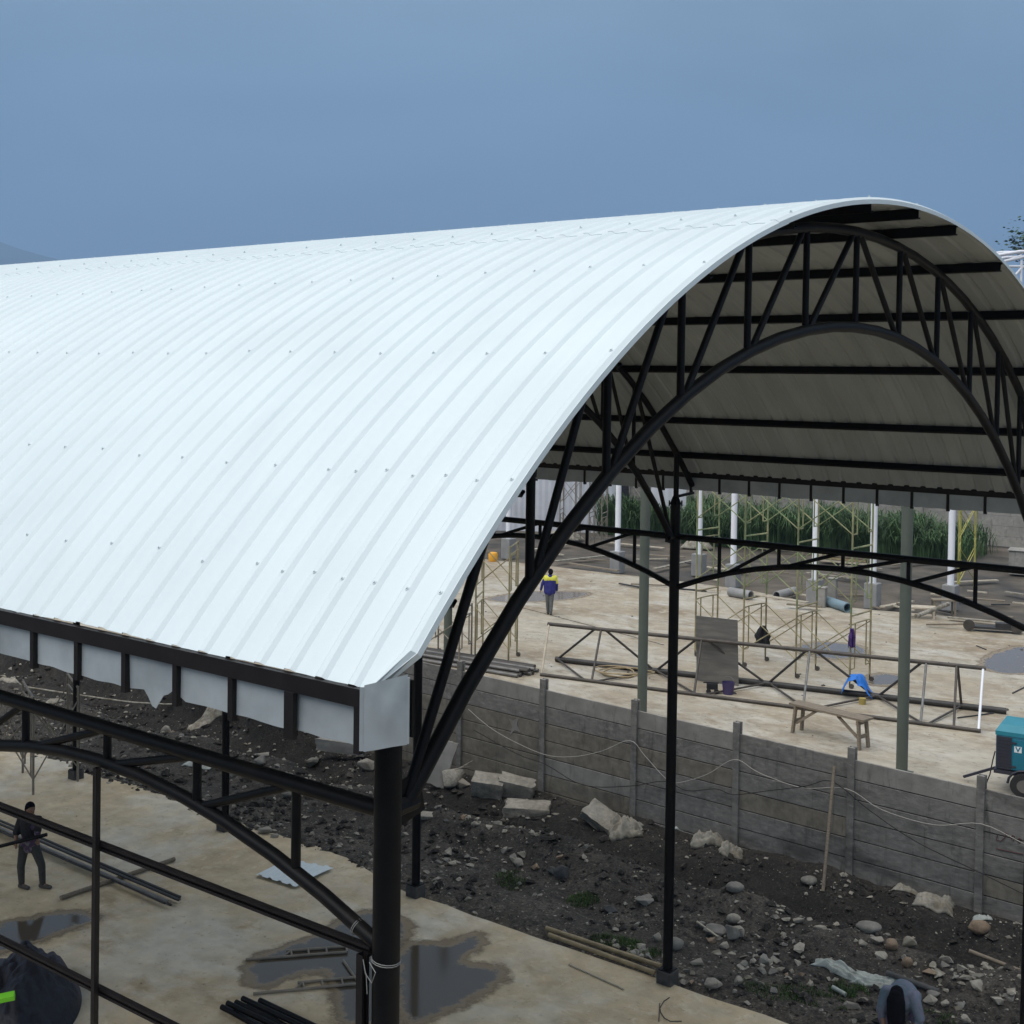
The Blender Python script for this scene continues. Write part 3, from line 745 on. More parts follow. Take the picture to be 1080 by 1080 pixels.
def rock(px, py, wpx, hpx, m, label, cat='stone', name='rock', blocky=0.0, rot=0.0, z=None, group=None, tilt=0.0, depthk=0.8, rough=0.28):
    """a stone whose foot stands at the pixel; width and height in pixels"""
    global ROCKS; ROCKS += 1
    g = G(px, py, 0.1); zz = dirt_z(g.x, g.y) if z is None else z
    g = G(px, py, zz); zz = dirt_z(g.x, g.y) if z is None else z
    mpp = (g - CAM).dot(CF) / FPX
    wd = wpx * mpp; ht = max(hpx * mpp * 0.92, 0.05)
    me = rock_mesh(name, (wd, wd * depthk, ht), 3.7 * ROCKS, m, 1.0, 2, rough, blocky)
    o = bpy.data.objects.new(name, me); COL.objects.link(o)
    o.location = (g.x, g.y, zz + ht * 0.36); o.rotation_euler = (tilt, 0, 0.6588 + rot)
    tag(o, label, cat, group); return o
def slab_chunk(px, py, lx, ly, th, rz, rx, ry, m, label, z=None, name='concrete_chunk', cat='rubble', lift=0.0):
    g = G(px, py, 0.1); zz = dirt_z(g.x, g.y) if z is None else z; g = G(px, py, zz)
    bm = bmesh.new(); bmesh.ops.create_cube(bm, size=1)
    bmesh.ops.subdivide_edges(bm, edges=bm.edges[:], cuts=5, use_grid_fill=True)
    sd = px * 0.13
    for v in bm.verts:
        c = v.co.copy(); e = 0.06 * nz(c.x * 4 + sd, c.y * 4, c.z * 3) + 0.04 * nz(c.x * 9 + sd, c.y * 9, c.z * 9)
        v.co = Vector((c.x * lx * (1 + e * 2), c.y * ly * (1 + e * 2.4), c.z * th * (1 + e)))
    for f in bm.faces: f.smooth = True
    for e in bm.edges:
        if len(e.link_faces) == 2 and e.calc_face_angle(0) > R_(35): e.smooth = False
    me = bpy.data.meshes.new(name); bm.to_mesh(me); bm.free(); me.materials.append(m)
    o = bpy.data.objects.new(name, me); COL.objects.link(o)
    o.location = (g.x, g.y, zz + th * 0.4 + lift); o.rotation_euler = (rx, ry, rz); tag(o, label, cat); return o
def sack(px, py, lx, ly, h, rz, m, label, cat='sack', name='crumpled_sack', z=None, n=26, squash=1.0):
    g = G(px, py, 0.1); zz = dirt_z(g.x, g.y) if z is None else z; g = G(px, py, zz)
    vs = []; sd = px * .31
    for j in range(n):
        for i in range(n):
            u = i / (n - 1) * 2 - 1; v = j / (n - 1) * 2 - 1
            e = max(abs(u), abs(v)); fall = 1 - e ** 3
            x = u * lx / 2 * (1 + 0.25 * nz(v * 2 + sd, 1)) ; y = v * ly / 2 * (1 + 0.25 * nz(u * 2 + sd, 5))
            zf = h * fall * (0.40 + 0.9 * abs(nz(u * 1.8 + sd, v * 1.8, 2)) + 0.55 * (0.5 - abs(nz(u * 3.5 + sd, v * 3.5, 7))) + 0.12 * nz(u * 9 + sd, v * 9, 5)) + 0.01
            wx = g.x + x * math.cos(rz) - y * math.sin(rz); wy = g.y + x * math.sin(rz) + y * math.cos(rz)
            gz = dirt_z(wx, wy) if z is None else z
            vs.append((x, y, zf + gz - zz))
    fs = [(j * n + i, j * n + i + 1, (j + 1) * n + i + 1, (j + 1) * n + i) for j in range(n - 1) for i in range(n - 1)]
    mb = MB(); mb.add(vs, fs); o = mb.build(name, m, smooth=True); o.location = (g.x, g.y, zz); o.rotation_euler = (0, 0, rz)
    sd_ = o.modifiers.new('t', 'SOLIDIFY'); sd_.thickness = 0.008; sd_.offset = -1
    tag(o, label, cat); return o

slab_chunk(556, 860, 1.05, 0.55, 0.30, 0.55, 0.1, 0.02, RUBBLE, 'flat-topped pale concrete slab lying below the wall, right of the arch foot')
slab_chunk(634, 866, 0.75, 0.50, 0.20, 0.2, 0.45, 0.5, RUBBLE, 'pale concrete slab tilted against the mound, next to a crumpled sack')
rock(480, 830, 34, 26, RUBBLE, 'rounded lump of broken concrete leaning at the foot of a wall post', 'rubble', blocky=.3)
rock(487, 842, 18, 16, RUBBLE, 'small brown-grey lump in front of the rounded concrete lump by the wall post', 'rubble')
slab_chunk(515, 836, 0.75, 0.45, 0.42, 0.5, 0.3, 0.1, RUBBLE, 'blocky broken concrete lump against the pale low wall plank')
slab_chunk(545, 838, 0.85, 0.4, 0.42, 0.45, 0.25, 0.15, RUBBLE, 'long broken concrete lump with a dark hollow, right of the blocky one')
slab_chunk(465, 828, 0.50, 0.08, 1.1, 0.45, -0.35, 0.25, FENCEL, 'broken wall plank leaning upright between arch foot and wall', lift=0.1)
slab_chunk(455, 862, 0.50, 0.2, 0.08, 0.8, 0.25, 0.1, RUBBLE, 'thin pale shard lying right of the arch foot')
slab_chunk(360, 792, 1.3, 0.24, 0.3, 0.42, 0.0, 0.05, FENCEL, 'long fallen concrete beam under the corner end cap', z=0.25)
rock(330, 785, 16, 14, ROCKG, 'grey triangular stone left of the fallen beam', blocky=.4)
rock(388, 812, 22, 16, RUBBLE, 'tan stone just left of the big corner column', blocky=.2)
rock(592, 922, 17, 18, ROCKD, 'dark angular stone standing in the open soil', blocky=.45)
rock(583, 912, 13, 10, ROCKD, 'small dark stone behind the angular dark stone', blocky=.4)
rock(547, 913, 12, 10, RUBBLE, 'pale cube-like chunk above the grass tuft', 'rubble', blocky=.6)
rock(678, 951, 22, 9, ROCKG, 'flat grey stone left of the tall slim column', blocky=.2)
rock(683, 943, 12, 6, ROCKG, 'small flat stone behind the flat grey stone')
rock(645, 963, 16, 8, ROCKD, 'low dark stone by the long grass strip')
rock(775, 950, 19, 12, ROCKG, 'smooth grey stone stacked behind a lighter one', rough=.12)
rock(774, 960, 15, 11, RUBBLE, 'smooth pale stone in front of the stacked grey one', rough=.12)
rock(711, 1001, 19, 15, ROCKG, 'rounded grey stone against the base of the slim column', rough=.15)
rock(693, 992, 10, 12, RUBBLE, 'pale stub of concrete left of the slim column base', 'rubble', blocky=.6)
rock(754, 985, 26, 13, ROCKG, 'broad grey stone in the middle rubble heap', blocky=.2)
rock(772, 990, 22, 17, ROCKG, 'upright grey stone in the middle rubble heap', blocky=.3)
rock(778, 981, 16, 14, RUBBLE, 'pale block at the right of the middle rubble heap', 'rubble', blocky=.6)
rock(764, 1000, 14, 8, RUBBLE, 'small tan stone in front of the middle rubble heap')
rock(740, 972, 10, 10, ROCKG, 'little upright stone left of the middle rubble heap')
rock(752, 1045, 20, 14, RUBBLE, 'pale wedge of concrete at the slab edge', 'rubble', blocky=.4)
rock(777, 1043, 14, 13, RUBBLE, 'pale cube of concrete right of the wedge', 'rubble', blocky=.7)
rock(775, 1051, 6, 6, RUBBLE, 'white pebble below the pale cube')
rock(735, 1016, 16, 8, RUBBLE, 'flat pale stone right of the slim column base', blocky=.3)
rock(842, 974, 14, 7, RUBBLE, 'flat pale stone on the mound, near the leaning stick', blocky=.3)
rock(829, 971, 10, 5, RUBBLE, 'pale sliver of stone left of the flat one on the mound')
rock(853, 951, 18, 9, ROCKG, 'dull grey stone on the ridge below the leaning stick', rough=.15)
rock(866, 983, 17, 9, RUBBLE, 'pale shard on the ridge, left of the pale stones')
rock(910, 996, 13, 8, RUBBLE, 'low pale chunk at the left of the pale stone row', 'rubble', blocky=.3)
rock(925, 997, 17, 9, RUBBLE, 'wide pale chunk in the pale stone row', 'rubble', blocky=.3)
rock(934, 988, 11, 10, RUBBLE, 'upright pale shard behind the pale stone row', 'rubble', blocky=.3)
rock(916, 988, 26, 13, ROCKG, 'large grey boulder behind the pale stone row', rough=.15)
rock(940, 1003, 13, 13, ROCKB, 'round tan stone at the right of the pale stone row', rough=.195, depthk=1.1)
rock(958, 1002, 18, 17, SACK, 'crumpled cream lump beside the round tan stone', 'rubble', rough=.4)
rock(957, 1013, 12, 13, ROCKB, 'tan egg-shaped stone below the cream lump', rough=.195, depthk=.6)
rock(1033, 993, 22, 17, ROCKB, 'smooth brown boulder near the wall', rough=.17, depthk=.7)
rock(985, 1053, 17, 11, ROCKG, 'grey chunk right of the crouching person, upper one', 'rubble', blocky=.3)
rock(981, 1062, 17, 10, RUBBLE, 'pale chunk right of the crouching person, lower one', 'rubble', blocky=.3)
rock(997, 1064, 11, 9, RUBBLE, 'small pale chunk right of the two chunks by the crouching person', 'rubble', blocky=.4)
rock(1018, 1078, 14, 10, RUBBLE, 'white block near the lower right edge', 'rubble', blocky=.7)
rock(1014, 1061, 14, 7, ROCKG, 'flat grey stone above the white block')
rock(175, 775, 11, 13, RUBBLE, 'cream lump standing on the soil below the fascia', 'rubble', rough=.4)
rock(275, 768, 17, 16, ROCKG, 'rough grey block on the soil bank under the fascia', 'rubble', blocky=.4)
rock(277, 804, 18, 9, RUBBLE, 'white rubble seen between the left truss struts', 'rubble')
rock(280, 882, 18, 8, RUBBLE, 'small pale brick at the slab edge under the arch', 'brick', blocky=.8)
rock(290, 886, 11, 7, RUBBLE, 'shorter pale brick beside the brick at the slab edge', 'brick', blocky=.8)
rock(270, 877, 9, 5, RUBBLE, 'pale brick end left of the two bricks', 'brick', blocky=.8)
rock(90, 756, 10, 7, ROCKG, 'grey stone right of the second far column', rough=.15)
rock(303, 838, 14, 12, RUBBLE, 'white broken lumps behind the eave truss strut', 'rubble', rough=.4)
rock(386, 790, 12, 10, ROCKG, 'grey chunk at the right end of the fallen beam', blocky=.4)

sack(660, 884, 0.75, 0.50, 0.28, 0.6, SACK, 'crumpled pale sack below the tilted slab')
sack(747, 890, 0.75, 0.45, 0.26, 0.5, SACK, 'heap of crumpled cream sacking at the wall foot right of the slim column')
sack(771, 900, 0.50, 0.40, 0.20, 0.4, SACK, 'grey-brown crumpled bag beside the heap of cream sacking')
sack(725, 876, 0.60, 0.16, 0.10, 0.3, PALEPL, 'thin white rag draped at the wall foot', 'rag', 'white_rag')
sack(955, 942, 0.55, 0.26, 0.12, 0.3, SACK, 'flat cream sack end beside the wall')
sack(985, 954, 0.72, 0.45, 0.20, 0.25, SACK, 'broad cream sack spread over the dark soil by the wall')
sack(1036, 970, 0.35, 0.16, 0.08, 0.3, PALEPL, 'small white bag behind the brown boulder', 'bag', 'plastic_bag')
sack(217, 776, 1.0, 0.35, 0.12, 0.9, SACK, 'pale sheet lying on the soil below the fascia')
sack(210, 792, 0.8, 0.4, 0.06, 0.4, PALEPL, 'flat white plastic piece behind the eave truss', 'plastic', 'plastic_sheet')
sack(885, 1018, 1.0, 0.22, 0.10, -0.15, PALEPL, 'long strip of white plastic sheet across the rubble', 'plastic', 'plastic_sheet')
sack(922, 1036, 0.75, 0.30, 0.10, 0.05, PALEPL, 'folded white plastic beside the crouching person', 'plastic', 'plastic_sheet')
sack(57, 745, 0.6, 0.25, 0.08, 0.3, SACK, 'pale scrap on the soil behind the scaffold')
sack(10, 728, 0.9, 0.4, 0.2, 0.3, SACK, 'pale rubbish heap at the far left of the soil')

# loose chips
def chips(name, n, cx, cy, label, mats, smin, smax, zf, k0):
    mb = MB()
    for i in range(n):
        x = random.uniform(*cx); y = random.uniform(*cy)
        dens = 0.5 + nz(x * 0.6, y * 0.6, k0) + 0.25 * nz(x * 2, y * 2, k0)
        if random.random() > dens: continue
        r = smin + (smax - smin) * random.random() ** 4.5
        z = zf(x, y); mi = random.choices(range(len(mats)), [5, 2, 3][:len(mats)])[0]
        q = Matrix.Rotation(random.uniform(0, 6.28), 3, 'Z') @ Matrix.Rotation(random.uniform(-.5, .5), 3, 'X')
        a, b, c = r * random.uniform(.7, 1.4), r * random.uniform(.5, 1.0), r * random.uniform(.3, .7)
        vs = [Vector((a, 0.2 * b, 0)), Vector((0.1 * a, b, 0.1 * c)), Vector((-a, -.1 * b, 0)), Vector((.2 * a, -b, 0)), Vector((.3 * a, .3 * b, c)), Vector((-.4 * a, -.2 * b, c * .9)), Vector((0, 0, -c))]
        vs = [q @ v + Vector((x, y, z + c * .3)) for v in vs]
        mb.add(vs, [(0, 1, 4), (1, 2, 5, 4), (2, 3, 5), (3, 0, 4, 5), (1, 0, 6), (2, 1, 6), (3, 2, 6), (0, 3, 6)], mi)
    o = mb.build(name, mats); tag(o, label, 'rubble', None, 'stuff'); return o
chips('gravel', 9000, (-34, 4.5), (12.95, 18.9), 'pale chips and gravel strewn over the dark soil', [RUBBLE, ROCKG, SACK], 0.010, 0.095, dirt_z, 3.3)
chips('pale_specks', 9000, (-30, 4.5), (13.1, 18.8), 'tiny pale specks of grit over the dark soil', [RUBBLE, SACK, PALEWOOD], 0.008, 0.03, dirt_z, 11.3)
chips('soil_clods', 12000, (-34, 4.5), (13.2, 18.95), 'clods of dark earth over the dug soil', [DIRT], 0.02, 0.14, dirt_z, 7.9)
chips('slab_grit', 500, (-24, 0), (3, 12.8), 'grit and crumbs scattered on the front concrete slab', [RUBBLE, ROCKD, ROCKB], 0.006, 0.022, lambda x, y: 0.0, 5.1)
chips('yard_grit', 900, (-32, 0), (22, 43), 'small debris scattered on the concrete yard behind the wall', [ROCKD, RUBBLE, PALEWOOD], 0.015, 0.07, lambda x, y: YZ, 2.1)

def rubble_field(name, n, zones, label, smin, smax):
    mb = MB()
    for i in range(n):
        cx, cy, sx, sy = random.choice(zones); x = random.gauss(cx, sx); y = random.gauss(cy, sy)
        if not (13.05 < y < 18.9): continue
        r = smin + (smax - smin) * random.random() ** 3; z = dirt_z(x, y)
        rnd = random; bm = bmesh.new()
        for _ in range(10):
            d = Vector((rnd.gauss(0, 1), rnd.gauss(0, 1), rnd.gauss(0, 1))).normalized(); d = d * .45 + d / max(abs(d.x), abs(d.y), abs(d.z)) * .45
            bm.verts.new((d.x * r * rnd.uniform(.8, 1.3), d.y * r * rnd.uniform(.5, 1), d.z * r * .55))
        bmesh.ops.convex_hull(bm, input=bm.verts[:]); bmesh.ops.delete(bm, geom=[v for v in bm.verts if not v.link_faces], context='VERTS')
        q = Matrix.Rotation(rnd.uniform(0, 6.28), 3, 'Z') @ Matrix.Rotation(rnd.uniform(-.6, .6), 3, 'X')
        bm.verts.index_update(); vs = [q @ v.co + Vector((x, y, z + r * .18)) for v in bm.verts]; fs = [tuple(v.index for v in f.verts) for f in bm.faces]; bm.free()
        mb.add(vs, fs, random.choices((0, 1, 2, 3), (6, 2, 2, 1))[0])
    tag(mb.build(name, [RUBBLE, ROCKG, SACK, ROCKB]), label, 'rubble', None, 'stuff')
rubble_field('broken_rubble', 420, [(-4.9, 14.55, .45, .25), (-4.4, 14.2, .35, .22), (-2.4, 15.7, .7, .22), (-1.2, 15.6, .5, .22), (-0.2, 14.3, .5, .35), (-10.9, 15.3, .6, .3), (-11.6, 14.6, .5, .3), (-13.6, 15.8, .8, .6), (-16.5, 16.2, 1.2, .9), (-19, 15.5, 1.6, .8), (-22.5, 16, 2, 1), (-8, 16.6, 2.5, .4), (-1.9, 13.6, .7, .25), (-5.6, 13.15, .25, .1), (-6.6, 13.45, .3, .1), (-6.9, 13.5, .3, .12)], 'broken rubble heaped over the dug soil', .025, .15)
# grass tufts
def grass_patch(px, py, rx, ry, n, hmin, hmax, label, zf=dirt_z, m=GRASSM, rz=0.0):
    g = G(px, py, 0.08); mb = MB()
    for i in range(n):
        a = random.uniform(0, 6.28); r = math.sqrt(random.random())
        ux, uy = rx * r * math.cos(a), ry * r * math.sin(a)
        x = g.x + ux * math.cos(rz) - uy * math.sin(rz); y = g.y + ux * math.sin(rz) + uy * math.cos(rz)
        if nz(x * 3, y * 3, 4) < -0.2: continue
        z = zf(x, y) - .01; h = random.uniform(hmin, hmax) * (1.1 - .5 * r); t = random.uniform(0, 6.28)
        d = Vector((math.cos(t), math.sin(t), 0)); s_ = Vector((-d.y, d.x, 0)) * 0.006; ln = random.uniform(.2, .9) * h
        p0 = Vector((x, y, z)); p1 = p0 + d * ln * .4 + Vector((0, 0, h * .7)); p2 = p0 + d * ln + Vector((0, 0, h))
        mb.add([p0 - s_, p0 + s_, p1 + s_ * .8, p1 - s_ * .8, p2], [(0, 1, 2, 3), (3, 2, 4)])
    o = mb.build('grass', m); tag(o, label, 'grass', None, 'stuff'); return o
grass_patch(543, 925, 0.45, 0.35, 900, .03, .12, 'grass tuft in the soil above the slab corner')
grass_patch(615, 948, 0.35, 0.30, 800, .03, .12, 'grass tuft behind the bamboo poles')
grass_patch(660, 994, 0.70, 0.32, 1800, .04, .14, 'grass strip behind the bamboo poles at the slab edge', rz=0.1)
grass_patch(895, 1042, 0.35, 0.28, 900, .04, .15, 'grass tuft beside the white plastic strip')
grass_patch(810, 1040, 0.5, 0.3, 700, .03, .09, 'thin grass near the slab edge right of the pale cube')
grass_patch(860, 1050, 0.6, 0.3, 900, .03, .09, 'thin grass in front of the white plastic strip')
grass_patch(990, 1072, 0.35, 0.25, 500, .03, .10, 'grass between the chunks by the crouching person')

# poles, sticks
def stick(name, a, b, r, m, label, cat, n=8, sag=0.0, rings=0):
    a = Vector(a); b = Vector(b); mb = MB(); pts = []
    for i in range(9):
        t = i / 8; q = a.lerp(b, t); q.z -= sag * math.sin(math.pi * t); pts.append(q)
    rs = [r * (1.12 if (rings and i % 2 == 0) else 1.0) for i in range(9)]
    mid = (a + b) / 2
    mb.tube([q - mid for q in pts], rs, n); o = mb.build(name, m, smooth=False); smooth_edges(o, 50); o.location = mid
    tag(o, label, cat); return o
def on(px, py, z): v = G(px, py, z); return Vector((v.x, v.y, z))
stick('bamboo_pole', on(576, 979, .07), on(697, 1019, .07), 0.042, BAMBOO, 'bamboo pole along the slab edge, the one farther from the slab', 'pole', rings=1)
stick('bamboo_pole', on(579, 986, .06), on(691, 1026, .06), 0.038, BAMBOO, 'bamboo pole along the slab edge, the one nearer the slab', 'pole', rings=1)
stick('thin_lath', on(600, 1017, .02), on(658, 1043, .02), 0.014, PALEWOOD, 'thin pale lath lying on the bare slab', 'stick')
stick('timber_prop', V(880, 808, 18.95), on(868, 940, 0.05), 0.036, WOOD, 'slim timber prop leaning on the concrete wall', 'timber')
stick('timber_batten', on(1022, 1003, .25), on(1076, 1024, .12), 0.04, WOOD, 'timber batten lying in the ditch near the right edge', 'timber')
stick('dark_plank', on(935, 1026, .28), on(990, 1046, .18), 0.05, ROCKD, 'dark plank half buried behind the crouching person', 'timber')
stick('white_lath', on(735, 972, .2), on(757, 988, .1), 0.02, PALEWOOD, 'white lath sticking out of the middle rubble heap', 'stick')
stick('pale_lath', on(786, 978, .12), on(803, 990, .1), 0.016, PALEWOOD, 'thin pale lath right of the middle rubble heap', 'stick')
stick('white_pipe', on(878, 1041, .1), on(892, 1049, .08), 0.035, PALEPL, 'short white pipe piece below the white plastic strip', 'pipe')
mb = MB()
g0 = [on(x_, y_, .012) for x_, y_ in [(706, 1052), (700, 1056), (696, 1063), (697, 1068), (701, 1074), (707, 1077), (719, 1077)]]
mb.tube(g0, 0.007, 5); mb.tube([on(696, 1058, .012), on(695, 1077, .012)], 0.007, 5)
tag(mb.build('bent_rebar', STEELDK), 'bent thin rebar lying on the slab below the slim column', 'rebar')

# ropes along the wall
def line(name, px, Y, r, m, label, cat):
    mb = MB(); pts = [V(a, b, Y) for a, b in px]; out = []
    for i in range(len(pts) - 1):
        p0, p1, p2, p3 = pts[max(i - 1, 0)], pts[i], pts[i + 1], pts[min(i + 2, len(pts) - 1)]
        for k in range(5):
            t = k / 5; out.append(0.5 * ((2 * p1) + (p2 - p0) * t + (2 * p0 - 5 * p1 + 4 * p2 - p3) * t * t + (3 * p1 - p0 - 3 * p2 + p3) * t ** 3))
    out.append(pts[-1]); mb.tube(out, r, 6); tag(mb.build(name, m, smooth=True), label, cat)
line('rope', [(494, 748), (515, 766), (540, 781), (575, 796), (605, 798), (635, 792), (664, 781), (680, 797), (700, 819), (712, 826), (745, 817), (774, 801), (795, 812), (810, 819), (847, 831), (893, 832), (930, 854), (985, 870), (1035, 869), (1085, 892), (1130, 905)], 18.955, 0.0075, ROPE, 'pale rope slung along the concrete wall from post to post', 'rope')
line('cable', [(500, 770), (545, 795), (575, 806), (615, 828), (665, 829), (700, 824), (725, 834), (755, 832), (774, 838), (810, 834), (850, 829), (872, 823), (890, 832), (915, 853), (965, 887), (1035, 921), (1085, 945), (1130, 960)], 18.945, 0.009, CABLE, 'black cable drooping along the concrete wall', 'cable')
mb = MB(); mb.tube([on(x_, y_, .32) for x_, y_ in [(-20, 722), (30, 725), (75, 732), (110, 737), (140, 741), (175, 743), (207, 742)]], 0.03, 8)
tag(mb.build('hose', SACK, smooth=True), 'long pale hose lying along the soil under the fascia', 'hose')

# ================================================================== under the shed (front slab)
pipes_g = 'long dark steel pipes laid in a bundle on the front slab'
for k in range(6):
    o_ = (k - 2.5) * 0.058
    a = on(-30, 860, 0.06 + 0.05 * (k % 2)); b = on(187 - 6 * (k % 3), 953 + (2 if k == 5 else 0), 0.05)
    nrm = Vector((-(b - a).y, (b - a).x, 0)).normalized()
    zl = Vector((0, 0, 0.06 if k % 2 else 0.02))
    stick('steel_pipe', a + nrm * o_ + zl, b + nrm * o_ * (1.0 if k < 4 else 2.2) + zl, 0.027, STEELGY if k in (1, 4) else STEELDK, 'dark steel pipe in the long loose bundle on the slab behind the man', 'pipe').__setitem__('group', pipes_g)
stick('timber_bearer', on(64, 947, .05), on(184, 906, .05), 0.045, WOOD, 'round timber bearer crossing the pipe bundle on the slab', 'timber')
# white sheet offcut on the slab
mb = MB(); c4 = [G(270, 925), G(302, 909), G(352, 918), G(312, 938)]
n = 24; vs = []
for layer in (0, 1):
    for i in range(n + 1):
        u = i / n; h = 0.028 if (i % 6) in (2, 3) else 0.0
        for j in range(5):
            v = j / 4; q = (c4[0].lerp(c4[3], u)).lerp(c4[1].lerp(c4[2], u), v)
            vs.append((q.x, q.y, 0.05 + h - layer * .003 + 0.03 * math.sin(v * 3) * u))
fs = []
N = 5 * (n + 1)
for i in range(n):
    for j in range(4):
        a = i * 5 + j; fs.append((a, a + 5, a + 6, a + 1)); a += N; fs.append((a, a + 1, a + 6, a + 5))
mb.add(vs, fs); tag(mb.build('roofing_offcut', WHITE), 'white ribbed roofing offcut lying on the slab under the arch', 'roof sheet')
# scaffold frames lying in the puddle
def lying_frame(name, A, B, wpx, label):
    a = on(*A, .03); b = on(*B, .03); d = (b - a); L_ = d.length; d.normalize(); nrm = Vector((-d.y, d.x, 0))
    mb = MB(); t = empty(name, (a + b) / 2, 0, label, 'scaffold frame'); c = (a + b) / 2
    def tb(p, q, r, nm): m_ = MB(); m_.tube([p - c, q - c], r, 7); smooth_edges(m_.build(nm, SCAFGRY, t), 50)
    w_ = wpx
    tb(a, b, .024, 'post'); tb(a + d * L_ * .40 + nrm * w_, b + nrm * w_, .024, 'post')
    for f in (.45, .62, .80, 1.0): tb(a + d * L_ * f, a + d * L_ * f + nrm * w_, .018, 'rung')
    tb(a + d * L_ * .36, a + d * L_ * .45 + nrm * w_, .018, 'rung')
    return t
lying_frame('lying_scaffold', (259, 1012), (366, 1004), 0.22, 'tan scaffold frame lying in the puddle, the one farther back')
lying_frame('lying_scaffold', (267, 1048), (385, 1037), 0.24, 'tan scaffold frame lying in the puddle, the one nearer the pipe pile')
stick('loose_tube', on(362, 1013, .03), on(376, 1033, .03), .022, SCAFGRY, 'short tube joining the two scaffold frames in the puddle', 'tube')
# black pipe pile at the bottom
for k, (ax, ay, bx, by, z_) in enumerate([(234, 1062, 330, 1110, .05), (240, 1058, 345, 1108, .05), (249, 1057, 350, 1106, .05), (256, 1053, 356, 1100, .10), (262, 1060, 352, 1112, .05), (274, 1055, 365, 1098, .12), (246, 1068, 320, 1110, .05)]):
    stick('black_pipe', on(ax, ay, z_), on(bx, by, z_), .045, BLACK, 'black painted pipe in the pile at the bottom edge of the photo', 'pipe', n=10).__setitem__('group', 'black pipes piled near the corner column')
# dark tarp heap with lime block
def tarp_heap():
    pts = [on(-30, 1020, 0), on(50, 1022, 0), on(70, 1060, 0), on(95, 1092, 0), on(-30, 1130, 0)]
    c = on(18, 1066, 0); n = 72; vs = []
    u_ = Vector((0.79, 0.61, 0)); v_ = Vector((-0.61, 0.79, 0))
    for j in range(n + 1):
        for i in range(n + 1):
            u0 = i / n * 2 - 1; v0 = j / n * 2 - 1; u = u0 * math.sqrt(1 - v0 * v0 / 2); v = v0 * math.sqrt(1 - u0 * u0 / 2); r = min(1, math.sqrt(u * u + v * v))
            p = c + u_ * u * 0.98 + v_ * v * 1.55 + u_ * (-0.25 * v)
            h = (1 - r ** 2.5) * (0.72 + 0.25 * nz(u * 2, v * 2, 3)) + (0.16 * abs(nz(u * 3.2 + v * 2, v * 2.4, 8)) + 0.10 * abs(nz(u * 7 - v * 3, v * 6, 2))) * (1 - r ** 6) + 0.005
            vs.append((p.x - c.x, p.y - c.y, h))
    m = n + 1; fs = []; 
    mb = MB(); 
    mb.add(vs, [(j * m + i, j * m + i + 1, (j + 1) * m + i + 1, (j + 1) * m + i) for j in range(n) for i in range(n)])
    mb.m = [1 if ((k // n) > n * 0.62 + 3 * nz((k % n) * .3, 1)) else 0 for k in range(len(mb.f))]
    o = mb.build('tarp_heap', [NAVYTARP, PURPTARP], smooth=True); o.location = (c.x, c.y, 0)
    return tag(o, 'heap covered with a dark crumpled tarpaulin at the lower left corner', 'tarpaulin')
tarp_heap()
lb = on(2, 1052, 0.85); 
mb = MB(); mb.box((0, 0, 0), (0.36, 0.12, 0.09)); o = mb.build('foam_block', LIME); o.location = Vector((lb.x, lb.y, 0.84)); o.rotation_euler = (0.25, -0.1, 0.95)
bv = o.modifiers.new('b', 'BEVEL'); bv.width = .012; bv.segments = 2
tag(o, 'bright lime green block lying on the dark tarpaulin heap', 'block')
stick('steel_rod', on(34, 1032, .45), on(50, 1021, .12), .018, BLACK, 'short black rod sticking out behind the tarpaulin heap', 'rod')

# ================================================================== scaffolds
def sframe(parent, a, b, z0, h, m, ladder=True, r=0.03):
    mb = MB(); a = Vector(a); b = Vector(b); d = (b - a); W = d.length; d.normalize()
    ua = Vector((a.x, a.y, z0)); ub = Vector((b.x, b.y, z0)); up = Vector((0, 0, 1))
    mb.tube([ua, ua + up * h], r, 7); mb.tube([ub, ub + up * h], r, 7)
    mb.tube([ua + up * (h - .04), ub + up * (h - .04)], r * .9, 7); 
    if ladder:
        i1 = ua + d * W * .22; i2 = ub - d * W * .22
        mb.tube([i1 + up * (h - .28), i1 + up * .35], r * .7, 6); mb.tube([i2 + up * (h - .28), i2 + up * .35], r * .7, 6)
        mb.tube([ua + up * (h - .30), i1 + up * (h - .28), i2 + up * (h - .28), ub + up * (h - .30)], r * .7, 6)
        mb.tube([ua + up * .35, i1 + up * .35], r * .7, 6); mb.tube([ub + up * .35, i2 + up * .35], r * .7, 6)
    o = mb.build('scaffold_frame', m, parent); smooth_edges(o, 50); o.location = -parent.location; return o
def cross(parent, p0, p1, q0, q1, m):
    mb = MB(); mb.tube([p0, q1], .018, 5); mb.tube([q0, p1], .018, 5)
    o = mb.build('cross_brace', m, parent); o.location = -parent.location
def caster(parent, x, y, z):
    mb = MB(); mb.tube([(x, y, z + .02), (x, y, z + .19)], .022, 6)
    mb.tube([(x + .06, y - .03, z + .07), (x + .06, y + .03, z + .07)], .07, 10)
    o = mb.build('caster', STEELBR, parent); o.location = -parent.location
